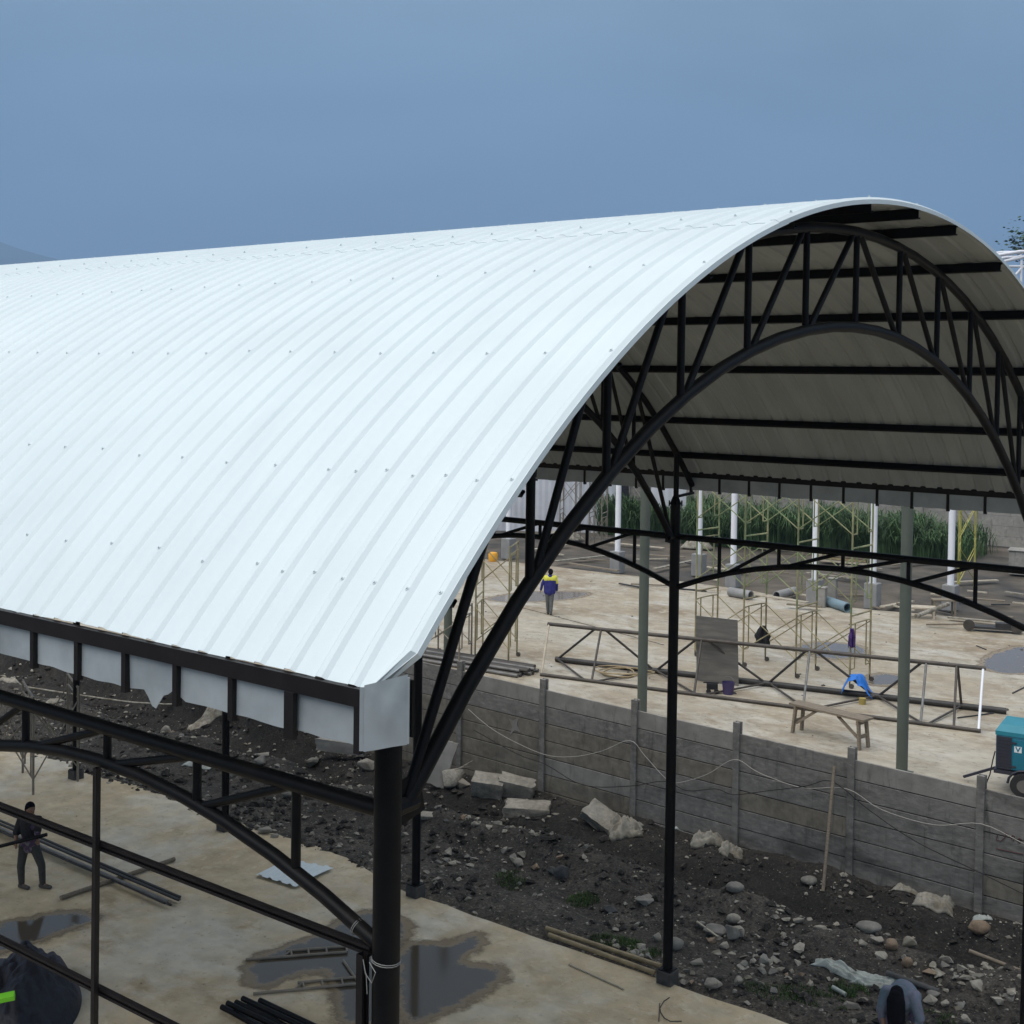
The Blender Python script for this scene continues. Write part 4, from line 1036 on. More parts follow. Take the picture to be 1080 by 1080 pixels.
def scaffold(label, fronts, backs, levels, lh, z0, m, wheels=True, mats=None, planks=()):
    c = sum(fronts, Vector()) / len(fronts)
    t = empty('scaffold', (c.x, c.y, z0), 0, label, 'scaffold')
    zb = z0 + (.19 if wheels else 0)
    for k, (a, b) in enumerate(zip(fronts, backs)):
        for l in range(levels[k]):
            mm = (mats[l] if mats else m)
            sframe(t, a, b, zb + l * lh, lh - 0.01, mm)
        if wheels: caster(t, a.x, a.y, z0); caster(t, b.x, b.y, z0)
    for k in range(len(fronts) - 1):
        for l in range(min(levels[k], levels[k + 1])):
            lo, hi = zb + l * lh + .35, zb + l * lh + lh - .35
            for (p, q) in ((fronts[k], fronts[k + 1]), (backs[k], backs[k + 1])):
                cross(t, Vector((p.x, p.y, lo)), Vector((p.x, p.y, hi)), Vector((q.x, q.y, lo)), Vector((q.x, q.y, hi)), mats[l] if mats else m)
    for (k, l) in planks:
        a = fronts[k].lerp(backs[k], .5); b = fronts[k + 1].lerp(backs[k + 1], .5); zz = zb + l * lh + .03
        mb = MB(); mb.bar((a.x, a.y, zz), (b.x, b.y, zz), .24, .035); o = mb.build('plank', PALEWOOD, t); o.location = -t.location
    return t
T = [on(733, 692, YZ), on(783.5, 703, YZ), on(839, 715, YZ), on(896, 726, YZ)]
TB = [on(756, 686, YZ), on(807, 697, YZ), on(860, 707, YZ), on(917, 718, YZ)]
scaffold('rolling scaffold run with green upper frames standing in the middle of the yard', T, TB, [3, 3, 3, 3], 1.95, YZ, SCAFTAN, True, [SCAFTAN, SCAFGRN, SCAFGRN], planks=((1, 1),))
scaffold('tan rolling scaffold seen below the arch foot at the left of the yard', [on(501, 694, YZ), on(536, 703, YZ)], [on(509, 684, YZ), on(545, 692, YZ)], [2, 2], 1.75, YZ, SCAFTAN, True)
scaffold('narrow tan scaffold beside the leftmost green-grey column', [on(448, 697, YZ), on(484, 704, YZ)], [on(462, 688, YZ), on(497, 696, YZ)], [1, 1], 1.6, YZ, SCAFGRY, True)
scaffold('bright yellow scaffold tower in front of the tall grass', [on(1010, 625, YZ), on(1027, 619, YZ)], [on(1012, 616, YZ), on(1028, 611, YZ)], [3, 3], 1.9, YZ, SCAFYEL, False)
scaffold('thin rusty scaffold in front of the white hoarding', [on(590, 572, YZ), on(606, 573, YZ)], [on(594, 569, YZ), on(612, 570, YZ)], [2, 2], 1.8, YZ, SCAFGRY, False)
scaffold('thin rusty scaffold near the dark doorway of the hoarding', [on(621, 576, YZ), on(634, 577, YZ)], [on(627, 573, YZ), on(640, 574, YZ)], [2, 2], 1.8, YZ, SCAFGRY, False)
scaffold('tan scaffold with cross braces standing behind the near eave at left', [on(-16, 826, 0), on(35, 838, 0), on(82, 824, 0)], [on(-4, 808, 0), on(24, 815, 0), on(71, 805, 0)], [1, 1, 1], 2.35, 0, SCAFGRY, False)

# ================================================================== yard objects
# green-grey columns
for (px, py, lab, blk) in ((951, 815, 'green-grey steel column at the right, beside the bench', 0), (677, 755, 'green-grey steel column left of the slim black one', 0), (472, 698, 'green-grey steel column with black upper part behind the arch foot', 1)):
    g = on(px, py, YZ); mb = MB(); r = .128
    t = empty('steel_column', g, 0, lab, 'column')
    zc = 1.70 if blk else 7.2
    mb.tube([(0, 0, 0.02), (0, 0, zc)], r, 20); smooth_edges(mb.build('shaft', GREENCOL, t), 50)
    mb = MB(); mb.box((0, 0, .012), (.4, .4, .022)); mb.build('base_plate', GREENCOL, t)
    if blk:
        mb = MB(); mb.tube([(0, 0, zc), (0, 0, zc + .06), (0, 0, zc + .1), (0, 0, 7.2)], [r + .03, r + .03, r + .002, r + .002], 20); smooth_edges(mb.build('upper_shaft', BLACK, t), 50)
# white pillars on concrete footings
wl = [(536, 588, 'white pillar at the far left, by the orange drum'), (651, 603, 'white pillar beside the dark doorway'), (737, 606, 'white pillar at the left end of the tall grass'), (773, 618, 'white pillar second along the tall grass'),
      (859, 636, 'white pillar in the middle of the tall grass'), (920, 640, 'white pillar left of the right-hand green-grey column'), (1002, 642, 'white pillar next to the bright yellow scaffold')]
for px, py, lab in wl:
    g = on(px, py, YZ); t = empty('white_pillar', g, 0, lab, 'pillar', 'white pillars of the next building')
    mb = MB(); mb.tube([(0, 0, .95), (0, 0, 5.6)], .13, 16); smooth_edges(mb.build('shaft', STEELWH, t), 50)
    mb = MB(); mb.box((0, 0, .45), (.52, .52, 1.0)); o = mb.build('footing', PIPECON, t); bv = o.modifiers.new('b', 'BEVEL'); bv.width = .02
# tall grass
mb = MB()
def corn_blade(x, y, z, h, mi):
    t = random.uniform(0, 6.28); d = Vector((math.cos(t), math.sin(t), 0)); s_ = Vector((-d.y, d.x, 0)) * random.uniform(.014, .032)
    p = Vector((x, y, z)); ln = h * random.uniform(.15, .75)
    q1 = p + d * ln * .18 + Vector((0, 0, h * .5)); q2 = p + d * ln * .55 + Vector((0, 0, h * .85)); q3 = p + d * ln * 1.15 + Vector((0, 0, h * random.uniform(.5, 1.0)))
    mb.add([p - s_ * .6, p + s_ * .6, q1 + s_, q1 - s_, q2 + s_ * .8, q2 - s_ * .8, q3], [(0, 1, 2, 3), (3, 2, 4, 5), (5, 4, 6)], mi)
for i in range(17000):
    t = random.random(); x = -36 + t * 20.5
    yb = 57.0 + 0.55 * (x + 36) * .5 - 3.5 * (1 if x > -30 else .4) + 1.2 * nz(x * .4, 3)
    y = yb + 5.0 * random.random() ** 1.6
    if x > -18.2 and random.random() < (x + 18.2) / 2.6: continue
    hh = 1.75 + 1.0 * nz(x * .55, y * .5, 2) + random.uniform(-.6, .6)
    if x > -18.5: hh *= .75
    corn_blade(x, y, 1.15, hh, 1 if (nz(x * .35, 9) > .28 and random.random() < .5) else 0)
tag(mb.build('tall_grass', [CORN, CORNDRY]), 'dense stand of tall green grass at the back of the yard', 'grass', None, 'stuff')
# back wall
bw = empty('back_wall', (-25, 66, 1.2), 0, 'pale grey precast wall behind the tall grass', 'wall')
a = G(660, 566, 1.2); 
p0, p1 = Vector((-48, 66.5, 1.1)), Vector((2, 66.5, 1.1))
for k in range(17):
    X = -48 + 3.0 * k
    mb = MB(); mb.box((X + 25, .5, 1.7), (.25, .22, 3.6)); mb.build('wall_post', FENCEL, bw)
for k in range(16):
    for j in range(6):
        mb = MB(); mb.box((-48 + 3 * k + 1.5 + 25, .5, .25 + .56 * j), (2.74, .08, .54)); mb.build('wall_plank', FENCEL, bw)
# hoarding with doorway and gate
def wallpiece(name, A, B, z0, h, th, m, label, cat, rib=0.0, base=None):
    a = on(*A, z0); b = on(*B, z0); d = b - a; L_ = d.length; rz = math.atan2(d.y, d.x)
    mb = MB()
    if rib:
        n = int(L_ / rib); vs = []
        for layer in (0, 1):
            for i in range(n * 2 + 1):
                xx = L_ * i / (n * 2); off = 0.03 if i % 2 else 0.0
                for zz in (0, h): vs.append((xx, -off + layer * th, zz))
        N = 2 * (n * 2 + 1); fs = []
        for i in range(n * 2):
            q = i * 2; fs.append((q, q + 2, q + 3, q + 1)); q += N; fs.append((q, q + 1, q + 3, q + 2))
        mb.add(vs, fs)
    else: mb.box((L_ / 2, 0, h / 2), (L_, th, h))
    o = mb.build(name, m); o.location = a; o.rotation_euler = (0, 0, rz); tag(o, label, cat); return o
wallpiece('hoarding', (470, 558), (648, 563), 1.1, 4.6, .02, HOARD, 'white corrugated hoarding left of the dark doorway', 'hoarding', .35)
wallpiece('hoarding', (686, 566), (723, 568), 1.1, 4.6, .02, HOARD, 'short white corrugated hoarding behind the slim black column', 'hoarding', .35)
wallpiece('doorway_shade_panel', (650, 562.5), (662, 563.2), 1.1, 3.3, .1, DARKIN, 'black panel as the shade inside the open doorway beside the white pillar', 'doorway')  # flat black panel painted as the shade inside the opening
ga = on(662.5, 563, 1.1); gb = on(676, 564, 1.1); gd = (gb - ga); gl = gd.length
gt = empty('gate_leaf', ga, math.atan2(gd.y, gd.x), 'grey metal gate leaf with diagonal brace right of the doorway', 'gate')
mb = MB()
for a_, b_ in (((0, 0, 0), (0, 0, 3.3)), ((gl, 0, 0), (gl, 0, 3.3)), ((0, 0, .05), (gl, 0, .05)), ((0, 0, 1.1), (gl, 0, 1.1)), ((0, 0, 2.0), (gl, 0, 2.0)), ((0, 0, 3.27), (gl, 0, 3.27)), ((0, 0, 3.2), (gl, 0, 2.1))):
    mb.bar(Vector(a_) + Vector((0, -.03, 0)), Vector(b_) + Vector((0, -.03, 0)), .06, .05)
mb.build('gate_frame', FENCEL, gt)
mb = MB(); mb.box((gl / 2, .02, 1.65), (gl - .08, .01, 3.2)); mb.build('gate_panel', ROCKG, gt)

# triangular truss lying in the yard
A0, A1 = Vector((-17.88, 26.23, 2.5)), Vector((-5.55, 28.99, 2.5))
B0, B1 = Vector((-17.25, 25.03, YZ + .05)), Vector((-5.14, 27.36, YZ + .05))
C0, C1 = Vector((-18.03, 26.88, YZ + .09)), Vector((-5.20, 29.68, YZ + .09))
tt = empty('pipe_truss', (-11.5, 26.8, YZ), 0, 'long three-chord pipe truss lying unfinished on the yard slab', 'truss')
def tp(name, a, b, r, m):
    mb = MB(); mb.tube([Vector(a) - tt.location, Vector(b) - tt.location], r, 9); smooth_edges(mb.build(name, m, tt), 50)
tp('chord', A0, A1, .058, STEELBR); tp('chord', B0, B1, .052, STEELBR); tp('chord', C0, C1, .085, STEELDK)
def tpx(P0, P1, px):                        # point of a chord at a picture column
    lo, hi = 0.0, 1.0
    for _ in range(40):
        md = (lo + hi) / 2; q = P0.lerp(P1, md) - CAM; xx = PPX + FPX * q.dot(CR) / q.dot(CF)
        if xx < px: lo = md
        else: hi = md
    return P0.lerp(P1, (lo + hi) / 2)
for a, b, m in ((579, 571, PALEWOOD), (634, 624, STEELBR), (740, 732, STEELBR), (854, 847, STEELGY), (977, 971, STEELGY), (1009, 1006, STEELBR), (1037, 1032, STEELWH)):
    tp('upright', tpx(A0, A1, a), tpx(B0, B1, b), .034, m)
for a, c in ((628, 588), (638, 690), (735, 692), (745, 808), (851, 810), (860, 922), (973, 926), (1010, 1014)):
    tp('diagonal', tpx(A0, A1, a), tpx(C0, C1, c), .036, STEELDK if c < a else STEELBR)
for c, b in ((588, 617), (690, 628), (692, 735), (808, 740), (812, 850), (924, 855), (926, 973), (1014, 978)):
    tp('floor_brace', tpx(C0, C1, c), tpx(B0, B1, b), .030, STEELBR)
# plywood leaning on the truss
a = on(735, 718, YZ); b = on(779, 724, YZ); 
mb = MB(); d = (b - a); L_ = d.length
mb.box((L_ / 2, 0, .98), (L_, .02, 1.95)); o = mb.build('plywood_sheet', PLY); o.location = a + Vector((0, 0, .01)); o.rotation_euler = (0.10, 0, math.atan2(d.y, d.x))
tag(o, 'grey plywood sheet standing upright against the lying truss', 'plywood')
# bench
g = on(876, 782, YZ); b0 = on(838, 771, YZ); b1 = on(914, 790, YZ); d = (b1 - b0); L_ = 2.15; rz = math.atan2(d.y, d.x) - .02
bt = empty('work_bench', (b0 + b1) / 2, rz, 'low wooden trestle bench behind the concrete wall', 'bench')
for k in range(3):
    mb = MB(); mb.box((0, (k - 1) * .15, .72), (L_, .143, .05)); mb.build('top_plank', WOOD, bt)
for sx in (-1, 1):
    for sy in (-1, 1):
        mb = MB(); mb.bar((sx * L_ * .42, sy * .16, .695), (sx * L_ * .45, sy * .19, 0), .09, .06); mb.build('leg', WOOD, bt)
    mb = MB(); mb.bar((sx * L_ * .44, -.20, .3), (sx * L_ * .44, .20, .3), .03, .09); mb.build('leg_rail', WOOD, bt)
    mb = MB(); mb.bar((sx * L_ * .42, -.13, .25), (sx * L_ * .14, -.13, .68), .05, .06); mb.build('brace', WOOD, bt)
    mb = MB(); mb.box((sx * L_ * .42, 0, .64), (.06, .44, .11)); mb.build('apron', WOOD, bt)
# blue tarp over the truss
tpq = tpx(C0, C1, 905); n = 22; vs = []
for j in range(n):
    for i in range(n):
        u = i / (n - 1) * 2 - 1; v = j / (n - 1) * 2 - 1
        h = .58 * math.exp(-((u * .98 + .1) ** 4) * 2.6) * (1 - .12 * v * v) + .07 * nz(u * 4, v * 4, 3) + .05
        if u > .0 and v < -.35: h *= .75
        vs.append((u * .43 + .08 * v, v * .30 + .04 * nz(u * 3, v * 3, 9), max(h, .02)))
mb = MB(); mb.add(vs, [(j * n + i, j * n + i + 1, (j + 1) * n + i + 1, (j + 1) * n + i) for j in range(n - 1) for i in range(n - 1)])
o = mb.build('tarpaulin', BLUETARP, smooth=True); o.location = (tpq.x, tpq.y - .05, YZ); o.rotation_euler = (0, 0, .6)
sd = o.modifiers.new('s', 'SOLIDIFY'); sd.thickness = .01; tag(o, 'bright blue tarpaulin draped over the dark chord of the lying truss', 'tarpaulin')
g = on(911, 742, YZ); mb = MB(); mb.tube([(0, 0, 0), (0, 0, .17)], [.09, .10], 14); o = mb.build('yellow_tub', YELLOW, smooth=False); o.location = g + Vector((0, -.1, 0)); tag(o, 'small yellow tub under the edge of the blue tarpaulin', 'tub')
# bucket
g = on(768, 732, YZ); bk = empty('bucket', g, 0, 'purple wire-handled bucket in front of the plywood sheet', 'bucket')
mb = MB(); mb.tube([(0, 0, 0), (0, 0, .34)], [.14, .18], 18, cap=False); mb.tube([(0, 0, 0), (0, 0, .01)], .14, 18); mb.build('pail', PURPLE, bk)
mb = MB(); mb.tube([(.18 * math.cos(t * math.pi / 10), 0, .34 + .16 * math.sin(t * math.pi / 10)) for t in range(11)], .008, 5); mb.build('handle', STEELGY, bk)
# welder
g = on(751, 731, YZ); wd = empty('tool_trolley', g, .6, 'small black tool trolley beside the purple bucket', 'trolley')
mb = MB(); mb.box((0, 0, .2), (.3, .2, .16)); mb.bar((-.25, 0, .3), (.18, 0, .29), .04, .03); mb.build('body', BLKCLOTH, wd)
for sx in (-1, 1):
    mb = MB(); mb.tube([(sx * .11, -.12, .07), (sx * .11, -.08, .07)], .07, 12); mb.build('wheel', RUBBER, wd)
mb = MB(); cc = on(652, 712, YZ)
for k in range(3):
    rr = .42 + .1 * k
    mb.tube([(cc.x + rr * (1.2 + .2 * k) * math.cos(t * .42) + .1 * k, cc.y + rr * math.sin(t * .42), YZ + .03 + .05 * k + .12 * max(0, math.sin(t * .42 + k))) for t in range(16)], .022, 6)
tag(mb.build('hose_coil', BAMBOO, smooth=True), 'loose coil of yellowish hose lying inside the pipe truss', 'hose')
# clothes on the scaffold
def cloth(name, c, wd_, h, m, label, seed):
    n = 16; vs = []
    for j in range(n):
        for i in range(n):
            u = i / (n - 1) * 2 - 1; v = j / (n - 1)
            wdt = wd_ / 2 * (.35 + .65 * min(1, v * 2.2)) * (1 + .25 * nz(v * 5 + seed, 2)) 
            vs.append((u * wdt, .06 * nz(u * 4 + seed, v * 3) + .05 * math.sin(u * 7 + seed), -h * v * (1 - .18 * abs(nz(u * 3 + seed, 4)))))
    mb = MB(); mb.add(vs, [(j * n + i, j * n + i + 1, (j + 1) * n + i + 1, (j + 1) * n + i) for j in range(n - 1) for i in range(n - 1)])
    o = mb.build(name, m, smooth=True); o.location = c; o.rotation_euler = (0, 0, .66); sd = o.modifiers.new('s', 'SOLIDIFY'); sd.thickness = .02
    return tag(o, label, 'clothing')
c = (T[1].lerp(TB[1], .85)); c = Vector((c.x + .05, c.y - .06, YZ + 1.16)); cloth('hung_jacket', c, .46, .66, BLKCLOTH, 'black jacket hung on the rolling scaffold', 2.0)
c = T[3] + Vector((.06, -.06, YZ * 0 + 1.75)); cloth('hung_cloth', c, .20, .55, VIOLET, 'violet cloth hung on a scaffold post', 7.0)
# culvert pipes
def culvert(pa, pb, r, m, label):
    a = on(*pa, YZ + r); b = on(*pb, YZ + r); d = b - a; L_ = d.length; d.normalize(); mb = MB(); nn_ = 24
    ref = d.cross(Vector((0, 0, 1))).normalized(); up = ref.cross(d); vs = []
    for (t, rr) in ((0, r), (L_, r), (L_, r * .82), (0, r * .82)):
        for k in range(nn_):
            q = 2 * math.pi * k / nn_; vs.append(d * (t - L_ / 2) + (ref * math.cos(q) + up * math.sin(q)) * rr)
    fs = [(s_ * nn_ + k, s_ * nn_ + (k + 1) % nn_, ((s_ + 1) % 4) * nn_ + (k + 1) % nn_, ((s_ + 1) % 4) * nn_ + k) for s_ in range(4) for k in range(nn_)]
    mb.add(vs, fs); o = mb.build('culvert_pipe', m); smooth_edges(o, 40); o.location = (a + b) / 2; return tag(o, label, 'pipe')
culvert((819, 628), (838, 623), .17, PIPECON, 'grey concrete pipe lying left of the blue-grey one')
culvert((870, 633), (894, 641), .19, PIPEBLU, 'blue-grey pipe lying by the small concrete stumps')
culvert((770, 624), (792, 628), .19, PIPECON, 'pale concrete pipe lying behind the scaffold run')
for px, py, w_, h_, lab in ((866, 640, .38, .75, 'short square concrete stump left of the blue-grey pipe'), (878, 631, .34, .8, 'slim concrete stump behind the blue-grey pipe'), (1078, 605, 1.1, 1.1, 'pale concrete box at the right edge by the back wall')):
    g = on(px, py, YZ); mb = MB(); mb.box((0, 0, h_ / 2), (w_, w_, h_)); mb.box((0, 0, h_ + .02), (w_ * 1.12, w_ * 1.12, .05)); o = mb.build('concrete_stump', FENCEL); o.location = g; o.rotation_euler = (0, 0, .2); bv = o.modifiers.new('b', 'BEVEL'); bv.width = .02; tag(o, lab, 'concrete stump')
# orange drum
g = on(520, 592, YZ); mb = MB(); mb.tube([(0, 0, 0), (0, 0, .07), (0, 0, .34), (0, 0, .42), (0, 0, .44)], [.19, .22, .23, .2, .13], 18); o = mb.build('orange_drum', ORANGE, smooth=False); smooth_edges(o, 40); o.location = g; tag(o, 'orange plastic drum near the far left white pillar', 'drum')
# stack of pipes just behind the wall
for k in range(13):
    row = k % 7; lay = k // 7
    a = on(447 - 3 * row, 693 + 3.6 * row, YZ); b = on(572 - 2 * row, 704 + 3.0 * row + lay, YZ)
    yy = 24.0 + row * -.13
    za = YZ + .06 + lay * .11; 
    A_ = Vector((-22.8 + .1 * row, 25.0 - .16 * row, za)); B_ = Vector((-17.45 - random.uniform(0, .25), 25.35 - .16 * row, za))
    stick('stacked_pipe', A_, B_, .055, (STEELGY, STEELDK, STEELBR)[k % 3], 'dark steel pipe in the stack right behind the wall', 'pipe').__setitem__('group', 'steel pipes stacked behind the concrete wall')
# low table and trolley at the back right, planks
def trestle(px, py, L_, w_, h_, rz, lab, m=PALEWOOD):
    g = on(px, py, YZ); t = empty('trestle_table', g, rz, lab, 'table')
    mb = MB(); mb.box((0, 0, h_), (L_, w_, .05)); mb.build('top', m, t)
    for sx in (-1, 1):
        for sy in (-1, 1):
            mb = MB(); mb.bar((sx * L_ * .42, sy * w_ * .4, 0), (sx * L_ * .42, sy * w_ * .4, h_ - .026), .07, .07); mb.build('leg', m, t)
trestle(972, 652, 1.0, .6, .42, .4, 'low pale trestle table right of the green-grey column')
trestle(995, 649, .9, .5, .6, .6, 'taller pale trestle table behind the low one', WOOD)
stick('loose_board', on(966, 650, YZ + .5), on(1000, 637, YZ + .75), .08, SACK, 'pale board laid across the two trestle tables', 'board')
tr = on(1045, 666, YZ); t = empty('flat_trolley', tr, .35, 'dark flat trolley with one wheel up on the yard', 'trolley')
mb = MB(); mb.box((.2, 0, .15), (1.7, .5, .08)); mb.box((.5, 0, .26), (.7, .35, .16)); mb.build('deck', STEELDK, t)
for sx in (-.75, .85):
    mb = MB(); mb.tube([(sx, -.3, .22), (sx, -.18, .22)], .2, 16); smooth_edges(mb.build('wheel', STEELBR, t), 50)
mb = MB(); mb.bar((-.9, 0, .2), (-2.2, .05, .08), .08, .05); mb.build('handle', WOOD, t)
# boards and planks strewn in front of the grass
random.seed(5)
bl = [(560, 580, 600, 574), (585, 592, 640, 586), (600, 594, 652, 602), (640, 572, 700, 578), (690, 600, 735, 590), (680, 585, 722, 588), (745, 598, 790, 604), (800, 578, 850, 582), (826, 570, 866, 575), (880, 590, 925, 586), (886, 596, 930, 600), (940, 596, 985, 590), (930, 578, 950, 584),
      (850, 604, 900, 610), (985, 628, 1060, 634), (1004, 614, 1052, 612), (1000, 651, 1062, 657), (830, 637, 866, 640), (930, 640, 962, 634), (1060, 624, 1085, 628)]
for k, (ax, ay, bx, by) in enumerate(bl):
    a = on(ax, ay, YZ + .08 + .04 * (k % 3)); b = on(bx, by, YZ + .08 + .04 * (k % 3)); mid = (a + b) / 2
    mb = MB(); mb.bar(a - mid, b - mid, .22, .05); o = mb.build('loose_plank', (PALEWOOD, SACK, WOOD)[k % 3]); o.location = mid
    tag(o, 'timber plank strewn on the muddy back of the yard', 'plank', 'planks strewn at the back of the yard')
for k in range(26):
    px = random.uniform(560, 1075); py = 575 + (px - 560) * .085 + random.uniform(-2, 34); an = random.uniform(-.5, .9); ln = random.uniform(.6, 1.9)
    a = on(px, py, YZ + .04 + .03 * (k % 4)); b = a + Vector((math.cos(an), math.sin(an), 0)) * ln; mid = (a + b) / 2; mb = MB(); mb.bar(a - mid, b - mid, .10, .05)
    o = mb.build('loose_plank', (WOOD, PALEWOOD, STEELDK)[k % 3]); o.location = mid; tag(o, 'thin offcut of timber or bar scattered on the muddy back of the yard', 'plank', 'thin offcuts scattered at the back of the yard')
# timber pack
g = on(892, 594, YZ); t = empty('timber_pack', g, .1, 'pack of yellowish timbers in front of the tall grass', 'timber pack')
for k in range(12):
    mb = MB(); mb.box((random.uniform(-.15, .15), (k % 4) * .16 - .24, .08 + (k // 4) * .13), (2.4, .13, .1)); mb.build('timber', (PALEWOOD, BAMBOO, WOOD)[k % 3], t)
random.seed(21)
# heap of pale sacks by pillar at left of grass
sack(735, 578, 1.6, .9, .5, .3, SACK, 'pale heap of sacks by the left end of the tall grass', z=YZ)
sack(812, 575, 2.2, 1.0, .5, .3, PALEPL, 'white sheets heaped in front of the tall grass', 'plastic', 'plastic_sheet', z=YZ)
sack(590, 568, 2.6, 1.0, .5, .3, SACK, 'pale pile of bags below the white hoarding', z=YZ)
# pickaxe-like loose bars on the slab
for k, (ax, ay, bx, by, lab) in enumerate([(1030, 681, 1040, 685, 'short rusty bar lying near the right-hand puddle'), (1068, 731, 1082, 724, 'short black bar at the right edge of the yard'), (1010, 757, 1048, 752, 'thin dark rod beyond the teal generator'), (540, 638, 700, 680, 'long thin cable trailing over the yard slab')]):
    stick('loose_bar', on(ax, ay, YZ + .02), on(bx, by, YZ + .02), .02 if k < 3 else .008, STEELDK, lab, 'bar' if k < 3 else 'cable')

# teal generator
gc = on(1049, 836, YZ); 
gen = empty('generator', gc, 0.12, 'teal towable generator set parked behind the concrete wall', 'generator')
gen.scale = (1, 1, .87)
GX, GD, GH = 2.3, 1.0, 1.02
mb = MB(); mb.box((GX / 2, GD / 2, .62 + .42), (GX, GD, .84)); o = mb.build('canopy', TEAL, gen); bv = o.modifiers.new('b', 'BEVEL'); bv.width = .025; bv.segments = 2
mb = MB()
lidp = [(-.012, -.012, 1.46), (GX + .012, -.012, 1.46), (GX + .012, GD + .012, 1.46), (-.012, GD + .012, 1.46)]
top = [(.06, .16, 1.70), (GX - .06, .16, 1.70), (GX - .06, GD - .06, 1.70), (.06, GD - .06, 1.70)]
mid_ = [(-.012, -.012, 1.56), (GX + .012, -.012, 1.56), (GX + .012, GD + .012, 1.56), (-.012, GD + .012, 1.56)]
vs = lidp + mid_ + top
fs = [(3, 2, 1, 0), (8, 9, 10, 11)] + [(i + 4 * r, (i + 1) % 4 + 4 * r, (i + 1) % 4 + 4 * r + 4, i + 4 * r + 4) for r in (0, 1) for i in range(4)]
mb.add(vs, fs); mb.build('lid', TEALTOP, gen)
mb = MB(); mb.box((.17, -.008, 1.03), (.31, .02, .80)); 
for k in range(9): mb.box((.17, -.022, .70 + k * .082), (.26, .008, .02))
mb.build('grille', NAVYG, gen)
mb = MB(); mb.box((.88, -.006, 1.02), (1.05, .014, .76)); o = mb.build('door', TEAL, gen); bv = o.modifiers.new('b', 'BEVEL'); bv.width = .004
for z_ in (.72, 1.31):
    mb = MB(); mb.box((.37, -.02, z_), (.11, .025, .04)); mb.build('hinge', NAVYG, gen)
mb = MB(); mb.box((.455, -.016, 1.16), (.15, .006, .15)); mb.build('logo_plate', SIGNW, gen)
def text(txt, loc, size, m, parent, name):
    cu = bpy.data.curves.new(name, 'FONT'); cu.body = txt; cu.size = size; cu.extrude = .003; cu.align_x = 'CENTER'; cu.align_y = 'CENTER'
    cu.offset = .004
    o = bpy.data.objects.new(name, cu); COL.objects.link(o); bpy.context.view_layer.update()
    me = bpy.data.meshes.new_from_object(o.evaluated_get(bpy.context.evaluated_depsgraph_get())); COL.objects.unlink(o); bpy.data.objects.remove(o)
    me.materials.clear(); me.materials.append(m); q = bpy.data.objects.new(name, me); COL.objects.link(q); q.parent = parent; q.location = loc; q.rotation_euler = (math.pi / 2, 0, 0); return q
text('V', (.455, -.022, 1.16), .17, TEAL, gen, 'logo_letter'); text('-G', (.70, -.018, 1.16), .17, SIGNW, gen, 'logo_letter')
mb = MB(); mb.box((GX / 2, GD / 2, .55), (GX + .06, GD + .02, .10)); mb.box((GX / 2 + .15, GD / 2, .43), (GX - .5, GD - .2, .14)); mb.box((.72, -.02, .52), (.2, .03, .07)); mb.build('chassis', NAVYG, gen)
for yy in (-.02, GD + .02):
    mb = MB(); mb.tube([(.62, yy - .09, .30), (.62, yy + .09, .30)], .30, 24); wh = mb.build('wheel', RUBBER, gen); smooth_edges(wh, 50)
    mb = MB(); mb.tube([(.62, yy - .097, .30), (.62, yy + .097, .30)], .16, 18); smooth_edges(mb.build('rim', STEELGY, wh), 50)
    mb = MB(); mb.tube([(.62 + .36 * math.cos(a_ * math.pi / 8), yy, .30 + .36 * math.sin(a_ * math.pi / 8)) for a_ in range(9)], .03, 6); mb.build('mudguard', NAVYG, gen)
mb = MB(); mb.bar((-.02, .5, .5), (-.75, .5, .10), .06, .06); mb.build('drawbar', NAVYG, gen)
mb = MB(); mb.tube([(-.03, .12, 1.0), (-.06, .05, .8), (-.10, -.02, .45), (-.22, -.1, .02)], .014, 6); mb.build('earth_cable', CABLE, gen)

# white trussed hall and tree at the far right
wh_d = 78.0
hc = Dp(1110, 300, wh_d)
hall = empty('white_arch_hall', (hc.x, hc.y, YZ), 0.6588, 'white tubular arch frame of a taller hall rising beyond the roof', 'hall')
zt = Dp(1110, 262, wh_d).z - YZ; mpp_ = wh_d / FPX
def hp(px, py): return Vector(((px - 1110) * mpp_, 0, (Dp(1110, py, wh_d).z - YZ)))
def hbar(name, pts, r, y=0.0):
    mb = MB(); mb.tube([Vector((p.x, y, p.z)) for p in pts], r, 8); smooth_edges(mb.build(name, STEELWH, hall), 50)
for y in (0.0, 3.0):
    o_ = 0 if y == 0 else -4
    hbar('arch_chord', [hp(1015, 300 + o_), hp(1035, 280 + o_), hp(1052, 270 + o_), hp(1075, 266 + o_), hp(1110, 265 + o_), hp(1145, 266 + o_), hp(1168, 270 + o_), hp(1185, 280 + o_), hp(1205, 300 + o_)], .11, y)
    hbar('arch_chord', [hp(1018, 316 + o_), hp(1040, 295 + o_), hp(1056, 277 + o_), hp(1080, 271 + o_), hp(1110, 270 + o_), hp(1145, 272 + o_), hp(1166, 279 + o_), hp(1182, 295 + o_), hp(1202, 316 + o_)], .10, y)
hbar('tie_beam', [hp(1020, 281.5), hp(1200, 281.5)], .08, 0.05)
for a, b in (((1068, 294), (1079, 281)), ((1077, 275), (1077, 330)), ((1058, 277), (1077, 270)), ((1100, 271), (1100, 300)), ((1120, 271), (1120, 300)), ((1140, 272), (1142, 300)), ((1068, 296), (1079, 320)), ((1048, 300), (1062, 282))):
    hbar('web_bar', [hp(*a), hp(*b)], .085)
